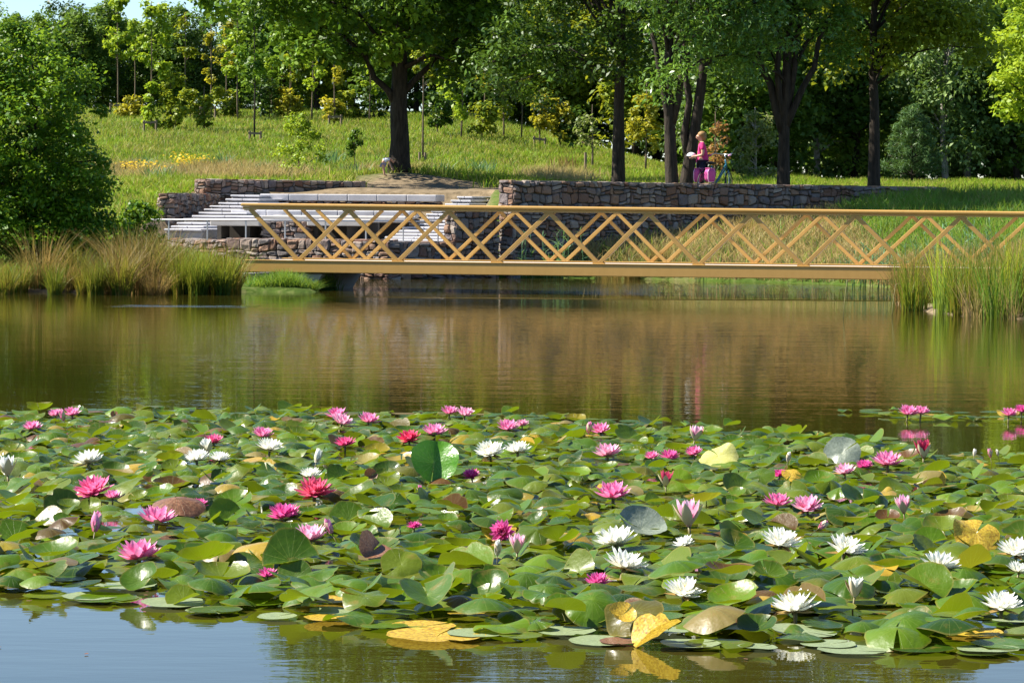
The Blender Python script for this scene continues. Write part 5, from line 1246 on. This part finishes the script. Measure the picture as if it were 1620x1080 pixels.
def petals(whorls, r, nu=4, nv=7):
    Vs, Fs, T, Vv = [], [], [], []; off = 0
    for wi, (n, L, wd, el, cup) in enumerate(whorls):
        for k in range(n):
            az = 2 * PI * (k + .5 * (wi % 2)) / n + r.normal(0, .07); e = math.radians(el + r.normal(0, 4)); l = L * r.uniform(.92, 1.08)
            q = np.linspace(0, 1, nv); ang = e + math.radians(cup) * (q - .35)
            ds = np.gradient(q) * l; rad = .012 + np.concatenate([[0], np.cumsum(np.cos(ang) * ds)[:-1]]); zz = np.concatenate([[0], np.cumsum(np.sin(ang) * ds)[:-1]])
            half = wd / 2 * np.clip(np.sin(PI * np.clip(q * .86 + .12, 0, 1)) ** .75, 0, 1); half[-1] = wd * .03
            u = np.linspace(-1, 1, nu + 1)
            for i in range(nv):
                side = half[i] * u; lift = np.abs(u) ** 2 * half[i] * .45
                nx_, nz_ = -math.sin(ang[i]), math.cos(ang[i])
                px_ = rad[i] + nx_ * lift; pz = zz[i] + nz_ * lift
                Vs.append(np.stack([px_ * math.cos(az) - side * math.sin(az), px_ * math.sin(az) + side * math.cos(az), pz], 1))
            g = off + np.arange(nv * (nu + 1)).reshape(nv, nu + 1)
            Fs.append(np.stack([g[:-1, :-1], g[:-1, 1:], g[1:, 1:], g[1:, :-1]], -1).reshape(-1, 4)); off += nv * (nu + 1)
            T.append(np.repeat((q[:-1] + q[1:]) / 2, nu)); Vv.append(np.full((nv - 1) * nu, wi / max(1, len(whorls) - 1)))
    return np.concatenate(Vs), np.concatenate(Fs), np.concatenate(T), np.concatenate(Vv)
WH = {'open': [(9, .55, .21, 22, 42), (9, .53, .21, 38, 36), (8, .49, .19, 54, 30), (7, .42, .16, 68, 22)],
      'wide': [(9, .56, .19, 14, 40), (9, .55, .19, 30, 36), (9, .51, .18, 46, 30), (8, .44, .15, 62, 22)],
      'full': [(10, .54, .18, 16, 36), (10, .53, .18, 32, 34), (10, .50, .17, 46, 30), (9, .45, .15, 60, 22), (7, .36, .13, 72, 15)],
      'half': [(6, .95, .36, 66, 34), (6, .92, .34, 74, 26), (5, .82, .30, 82, 18)],
      'bud': [(4, 1.5, .72, 78, 40), (4, 1.45, .62, 84, 26)]}
SEP = {'open': (4, .50, .17, 4, 26), 'wide': (4, .50, .16, -6, 24), 'full': (4, .5, .16, 0, 26), 'half': (4, .90, .34, 56, 30), 'bud': (4, 1.35, .60, 74, 42)}
def bloom_meshes(shape, colr, seed):
    r = np.random.default_rng(seed)
    V, Fq, T, Vv = petals(WH[shape], r); pm = np_mesh('petals', V, Fq, fattr={'t': T, 'v': Vv}, smooth=True, mats=[PETM[colr]])
    V, Fq, T, Vv = petals([SEP[shape]], r); V[:, 2] -= .02; V[:, :2] *= 1.03; sm = np_mesh('sepals', V, Fq, smooth=True, mats=[M['sepal']])
    st = None
    if shape not in ('bud', 'half'):
        mb = MB()
        for k in range(34):
            a = r.uniform(0, 2 * PI); q = .02 + .09 * math.sqrt(r.uniform(0, 1)); o = np.array([q * math.cos(a), q * math.sin(a), .02])
            mb.tube([o, o + (q * .5 * math.cos(a), q * .5 * math.sin(a), .12), o + (q * .2 * math.cos(a), q * .2 * math.sin(a), .20)], [.010, .010, .004], 4)
        st = mb.mesh('stamens', [M['stamen']], True)
    return pm, sm, st
KIND = {'pink': ('open', 'pink'), 'pale': ('open', 'pale'), 'deep': ('full', 'deep'), 'magenta': ('full', 'magenta'), 'red': ('full', 'red'), 'dark': ('half', 'dark'),
        'white': ('wide', 'white'), 'whitehalf': ('half', 'white'), 'halfpink': ('half', 'pale'), 'budpink': ('bud', 'pink'), 'budwhite': ('bud', 'white')}
BC = {}
rf = np.random.default_rng(404)
FPOS = []
for px, py, wpx, kind, lab in FL:
    shape, colr = KIND[kind]
    # height of the bloom base above the water
    zc = .06 if py > 700 else .05
    if kind == 'magenta': zc = .045
    if (px, py) in ((1436, 648), (1457, 648), (1596, 651), (1616, 645)): zc = .06
    span = 1.02 if shape in ('open', 'wide', 'full') else .62
    p = on(px, py + wpx * (.22 if shape in ('open', 'full') else .14 if shape == 'wide' else .45), zc); D = p[1]; wm = wpx / F * D
    S = wm / span * 1.08
    if shape == 'bud': S *= .5
    if shape == 'half': S *= .56
    key = (shape, colr, int(rf.integers(0, 2)))
    if key not in BC: BC[key] = bloom_meshes(shape, colr, hash(key[2]) + 17 * len(BC))
    pm, sm, st = BC[key]
    tilt = 7 if shape != 'bud' else 14
    nm = 'lily_bud' if shape == 'bud' else 'water_lily'
    root = empty(nm, lab, 'lily bud' if shape == 'bud' else 'water lily', (float(p[0]), float(D), float(p[2])), 0, 'water lily flowers')
    root.rotation_euler = (math.radians(rf.normal(6, tilt * .6)), math.radians(rf.normal(0, tilt)), rf.uniform(0, 6.28)) if shape != 'bud' else (0, math.radians(rf.normal(0, tilt)), rf.uniform(0, 6.28))
    if 'fallen' in lab or 'lying on' in lab: root.rotation_euler[0] = 1.2
    root.scale = (S, S, S)
    link('petals', pm, root); link('sepals', sm, root)
    if st: link('stamens', st, root)
    mb = MB(); mb.tube([(0, 0, .02), (.02, 0, -.35 * .15 / S), (-.05, .03, -(p[2] + .02) / S)], [.05 * .16 / .16, .04, .04], 6)
    mb.build('stalk', M['stalk'], root, smooth=True)
    FPOS.append((p[0], D, p[2], wm, lab))
FP = np.array([f[:4] for f in FPOS])

# single pads that stand out
def special(label, px, py, wpx, style, mat, rot, z, seed, sx=1, sy=1, notch=.16, cat='lily pad'):
    r = np.random.default_rng(seed); V, Fq, uv = pad_arrays(style, r, notch)
    p = on(px, py, z); R = wpx / 2 / F * p[1]
    o = link('lily_pad', np_mesh('lily_pad', V * np.array([sx, sy, 1]), Fq, uv=uv, smooth=True, mats=[M[mat]]), None, p, rot, (R, R, R)); o.rotation_mode = 'ZYX'; SPEC.append((p[0], p[1], R))
    return tag(o, label, cat)
SPEC = []
special('upright round fresh green pad with a slit, standing above all other leaves', 687, 731, 76, 'fold', 'pad_green', (math.radians(62), math.radians(6), math.radians(-97)), .13, 1, notch=.05)
special('pale yellow pad tented over the green leaves beside a half hidden pink lily', 1136, 720, 64, 'wavy', 'pad_pale', (math.radians(30), math.radians(-10), 2.0), .08, 2)
special('silvery upright pad beside the pink lilies at the far water edge', 1332, 716, 60, 'curl', 'pad_silver', (math.radians(52), math.radians(-20), .6), .09, 3)
special('large crumpled yellow pad with dark spots near the picture edge', 1545, 842, 80, 'wavy', 'pad_yellow', (math.radians(40), math.radians(12), 1.0), .12, 4)
special('orange yellow withered pad in the far part of the patch', 1481, 757, 34, 'curl', 'pad_yellow', (math.radians(45), 0, 2.2), .08, 5)
special('curled bright yellow pad at the front edge over open water', 1040, 1004, 86, 'fold', 'pad_yellow', (math.radians(10), math.radians(-28), .35), .045, 6)
special('folded yellow green pad near the front edge under white lilies', 984, 972, 46, 'cup', 'pad_yellow', (math.radians(35), math.radians(10), .8), .10, 7)
special('purple brown pad folded upright in front of the round green leaves', 590, 870, 60, 'fold', 'pad_brown', (math.radians(30), math.radians(25), 1.1), .09, 8)
special('purple brown pad arching beside the big magenta lily', 280, 790, 88, 'dome', 'pad_brown', (math.radians(12), 0, 2.0), .12, 9)
special('yellow pad under the withering pink lily', 790, 836, 60, 'wavy', 'pad_yellow', (math.radians(18), 0, .5), .06, 10)
special('yellow floating pad at the front edge below the green pads', 690, 1004, 160, 'flat', 'pad_yellow', (0, 0, 1.2), .012, 11)
special('brown withered floating pad by the picture edge, yellow rimmed', 35, 775, 60, 'wavy', 'pad_yellow', (math.radians(10), 0, 1.2), .05, 12)
special('orange leaf in the far middle beside the small purple pink lily', 1252, 750, 32, 'curl', 'pad_yellow', (math.radians(35), 0, 4.2), .06, 13)
special('small upright brown pad with pale back in the middle of the patch', 587, 752, 22, 'fold', 'pad_brown', (math.radians(70), 0, .5), .06, 14)
special('brown stalk like rolled leaf sticking up at the far back edge', 181, 655, 12, 'fold', 'pad_brown', (math.radians(80), 0, 1.5), .05, 15)
special('grey green fallen pad lying on others behind the big goblet lily', 1015, 835, 86, 'cup', 'pad_silver', (math.radians(24), math.radians(14), 3.0), .09, 16)

# the mass of pads
def inside(x, y, poly): return sdf(x, y, poly) < 0
cand = []
r = np.random.default_rng(515)
xmin, xmax = min(p[0] for p in PATCH), max(p[0] for p in PATCH); ymin, ymax = min(p[1] for p in PATCH), max(p[1] for p in PATCH)
def dart(poly, tries, dmin, layer, rr):
    P0 = np.stack([r.uniform(min(p[0] for p in poly), max(p[0] for p in poly), tries), r.uniform(min(p[1] for p in poly), max(p[1] for p in poly), tries)], 1)
    sd = sdf(P0[:, 0], P0[:, 1], poly); P0 = P0[sd < -.06]; sd = sd[sd < -.06]
    cell = {}; out = []
    for q, s in zip(P0, sd):
        key = (int(q[0] // dmin), int(q[1] // dmin)); ok = True
        for a in (-1, 0, 1):
            for b_ in (-1, 0, 1):
                for o in cell.get((key[0] + a, key[1] + b_), ()):
                    if (q[0] - o[0]) ** 2 + (q[1] - o[1]) ** 2 < dmin * dmin: ok = False
        if ok: cell.setdefault(key, []).append(q); out.append((q[0], q[1], -s, layer))
    return out
cand += dart(PATCH, 40000, .24, 0, None)        # floating layer
cand += dart(PATCH, 70000, .135, 1, None)       # raised layer
cand += dart(ISLE, 4000, .22, 0, None)
pads = []
for x, y, edge, layer in cand:
    R = r.uniform(.068, .135) if y < 13.5 else r.uniform(.052, .108)
    fx, fy = FP[:, 0] - x, FP[:, 1] - y
    infront = (np.abs(fx) < FP[:, 3] * .5 + R * .7) & (fy > -.05) & (fy < .75)
    sx_ = any(abs(s[0] - x) < s[2] + R * .6 and -.02 < s[1] - y < .7 for s in SPEC)
    if layer == 0 or edge < .22 or (y > 18 and edge < 1.1 and r.uniform() < .6):
        if layer == 1 and r.uniform() < .5: continue
        st = 'flat' if r.uniform() < .75 else 'wavy'; z = .006 + r.uniform(0, .012); rot = (r.normal(0, .02), r.normal(0, .02), r.uniform(0, 6.28))
        if st == 'wavy': z += .01
    else:
        st = r.choice(['dome', 'cup', 'fold', 'curl', 'wavy'], p=[.36, .17, .13, .22, .12])
        far_ = y > 17
        z = r.uniform(.02, .115) * (.6 if far_ else 1); k = .13 if far_ else .20
        rot = (r.normal(.07, k), r.normal(-.05, k * .9), r.uniform(0, 6.28))
        if infront.any() or sx_:
            if r.uniform() < .35: continue
            st = r.choice(['dome', 'flat', 'wavy']); z = r.uniform(.02, .045); rot = (r.normal(0, .08), r.normal(0, .08), rot[2])
    vi = int(r.choice(IDX[st]))
    M3 = np.array(Matrix.Rotation(rot[1], 3, 'Y') @ Matrix.Rotation(rot[0], 3, 'X') @ Matrix.Rotation(rot[2], 3, 'Z'))
    zr = (PV[vi][1] @ M3.T)[:, 2] * R
    z = max(z, .004 - zr.min() * (.9 if layer else 1.0))
    if st == 'flat' and layer == 0: z = .004 - zr.min() + r.uniform(0, .008)
    alt = None
    if st == 'flat' and edge < .55:
        q = r.uniform()
        alt = 'pad_sky_sheen' if q < .5 else 'pad_yellow' if q < .53 else 'pad_brown' if q < .56 else None
    pads.append((y, x, z, R, vi, M3, st, layer, alt))
pads.sort(key=lambda q: q[0])
def where(x, y):
    d2 = (FP[:, 0] - x) ** 2 + ((FP[:, 1] - y) * .8) ** 2; j = int(np.argmin(d2))
    return j, math.sqrt(d2[j])
SHAPE = {'flat': 'flat floating lily pad', 'dome': 'domed lily pad with drooping rim', 'cup': 'saucer shaped lily pad with raised rim', 'fold': 'lily pad folded along its middle', 'curl': 'lily pad with one side curled up', 'wavy': 'wavy edged lily pad'}
FSHORT = {}
for j, f in enumerate(FL): FSHORT[j] = f[4]
def shorten(s, n):
    wds = s.replace(',', '').split()[:n]
    while wds and wds[-1].lower() in ('a', 'an', 'the', 'of', 'on', 'with', 'its', 'at', 'by', 'in', 'and', 'to', 'its', 'just', 'one', 'from', 'beside', 'behind', 'before', 'right', 'among', 'over', 'under', 'between', 'near', 'joined', 'half', 'front', 'rear', 'directly'): wds.pop()
    return ' '.join(wds)
in_view = lambda x, y: abs(x) < .182 * y + .12
nind = 0; rest = []
for y, x, z, R, vi, M3, st, layer, alt in pads:
    big = in_view(x, y) and (layer == 1 or y < 12.3 or r.uniform() < .12)
    if nind < 285 and big:
        j, dist = where(x, y)
        rel = 'before' if FP[j, 1] - y > .12 else ('behind' if y - FP[j, 1] > .12 else 'beside')
        if dist < .9: lab = f"{SHAPE[st]} {rel} the {shorten(FSHORT[j], 8)}"
        elif y < 12.2: lab = f"{SHAPE[st]} at the front edge of the patch along the open water"
        else: lab = f"{SHAPE[st]} in the leafy stretch with no flower close by"
        if alt: lab = lab.replace('flat floating', {'pad_sky_sheen': 'pale sky-sheened flat', 'pad_yellow': 'yellowed flat', 'pad_brown': 'brown flat'}[alt])
        lab = ' '.join(lab.split()[:16])
        m4 = Matrix([[*(M3[i] * R), (x, y, z)[i]] for i in range(3)] + [[0, 0, 0, 1]])
        o = bpy.data.objects.new('lily_pad', PMX[alt][vi] if alt else PM[vi]); COL.objects.link(o); o.matrix_world = m4
        tag(o, lab, 'lily pad', 'lily pads of the near patch'); nind += 1
    else: rest.append((y, x, z, R, vi, M3, alt))
Vs, Fs, UVs, vv = [], [], [], []; off = 0
for y, x, z, R, vi, M3, alt in rest:
    V = (PV[vi][1] @ M3.T) * R + np.array([x, y, z]); Vs.append(V); Fs.append(PV[vi][2] + off); UVs.append(PV[vi][3]); off += len(V); vv.append(np.full(len(PV[vi][2]), {'pad_sky_sheen': .955, 'pad_yellow': .98, 'pad_brown': .93, None: r.uniform(0, 1)}[alt]))
tag(link('lily_pads', np_mesh('lily_pads', np.concatenate(Vs), np.concatenate(Fs), uv=np.concatenate(UVs), fattr={'v': np.concatenate(vv)}, smooth=True, mats=[M['pad']])), kind='stuff')
rd = np.random.default_rng(88); n = 110
bx_ = rd.uniform(-5, 6, n); by_ = np.where(rd.uniform(0, 1, n) < .45, rd.uniform(10, 12.2, n), rd.uniform(23, 50, n)); kk = sdf(bx_, by_, POND) < -.5
C = np.stack([bx_, by_, np.full(n, .006)], 1)[kk]; V, Fq = leaf_quads(C, rd.uniform(.015, .05, len(C)), .018, 6.0, rd); V[:, 2] = .004 + np.abs(V[:, 2] - .006) * .3
tag(link('floating_debris', np_mesh('floating_debris', V, Fq, mats=[M['pad_brown']])), kind='stuff')
print('pads', len(pads), 'individual', nind)
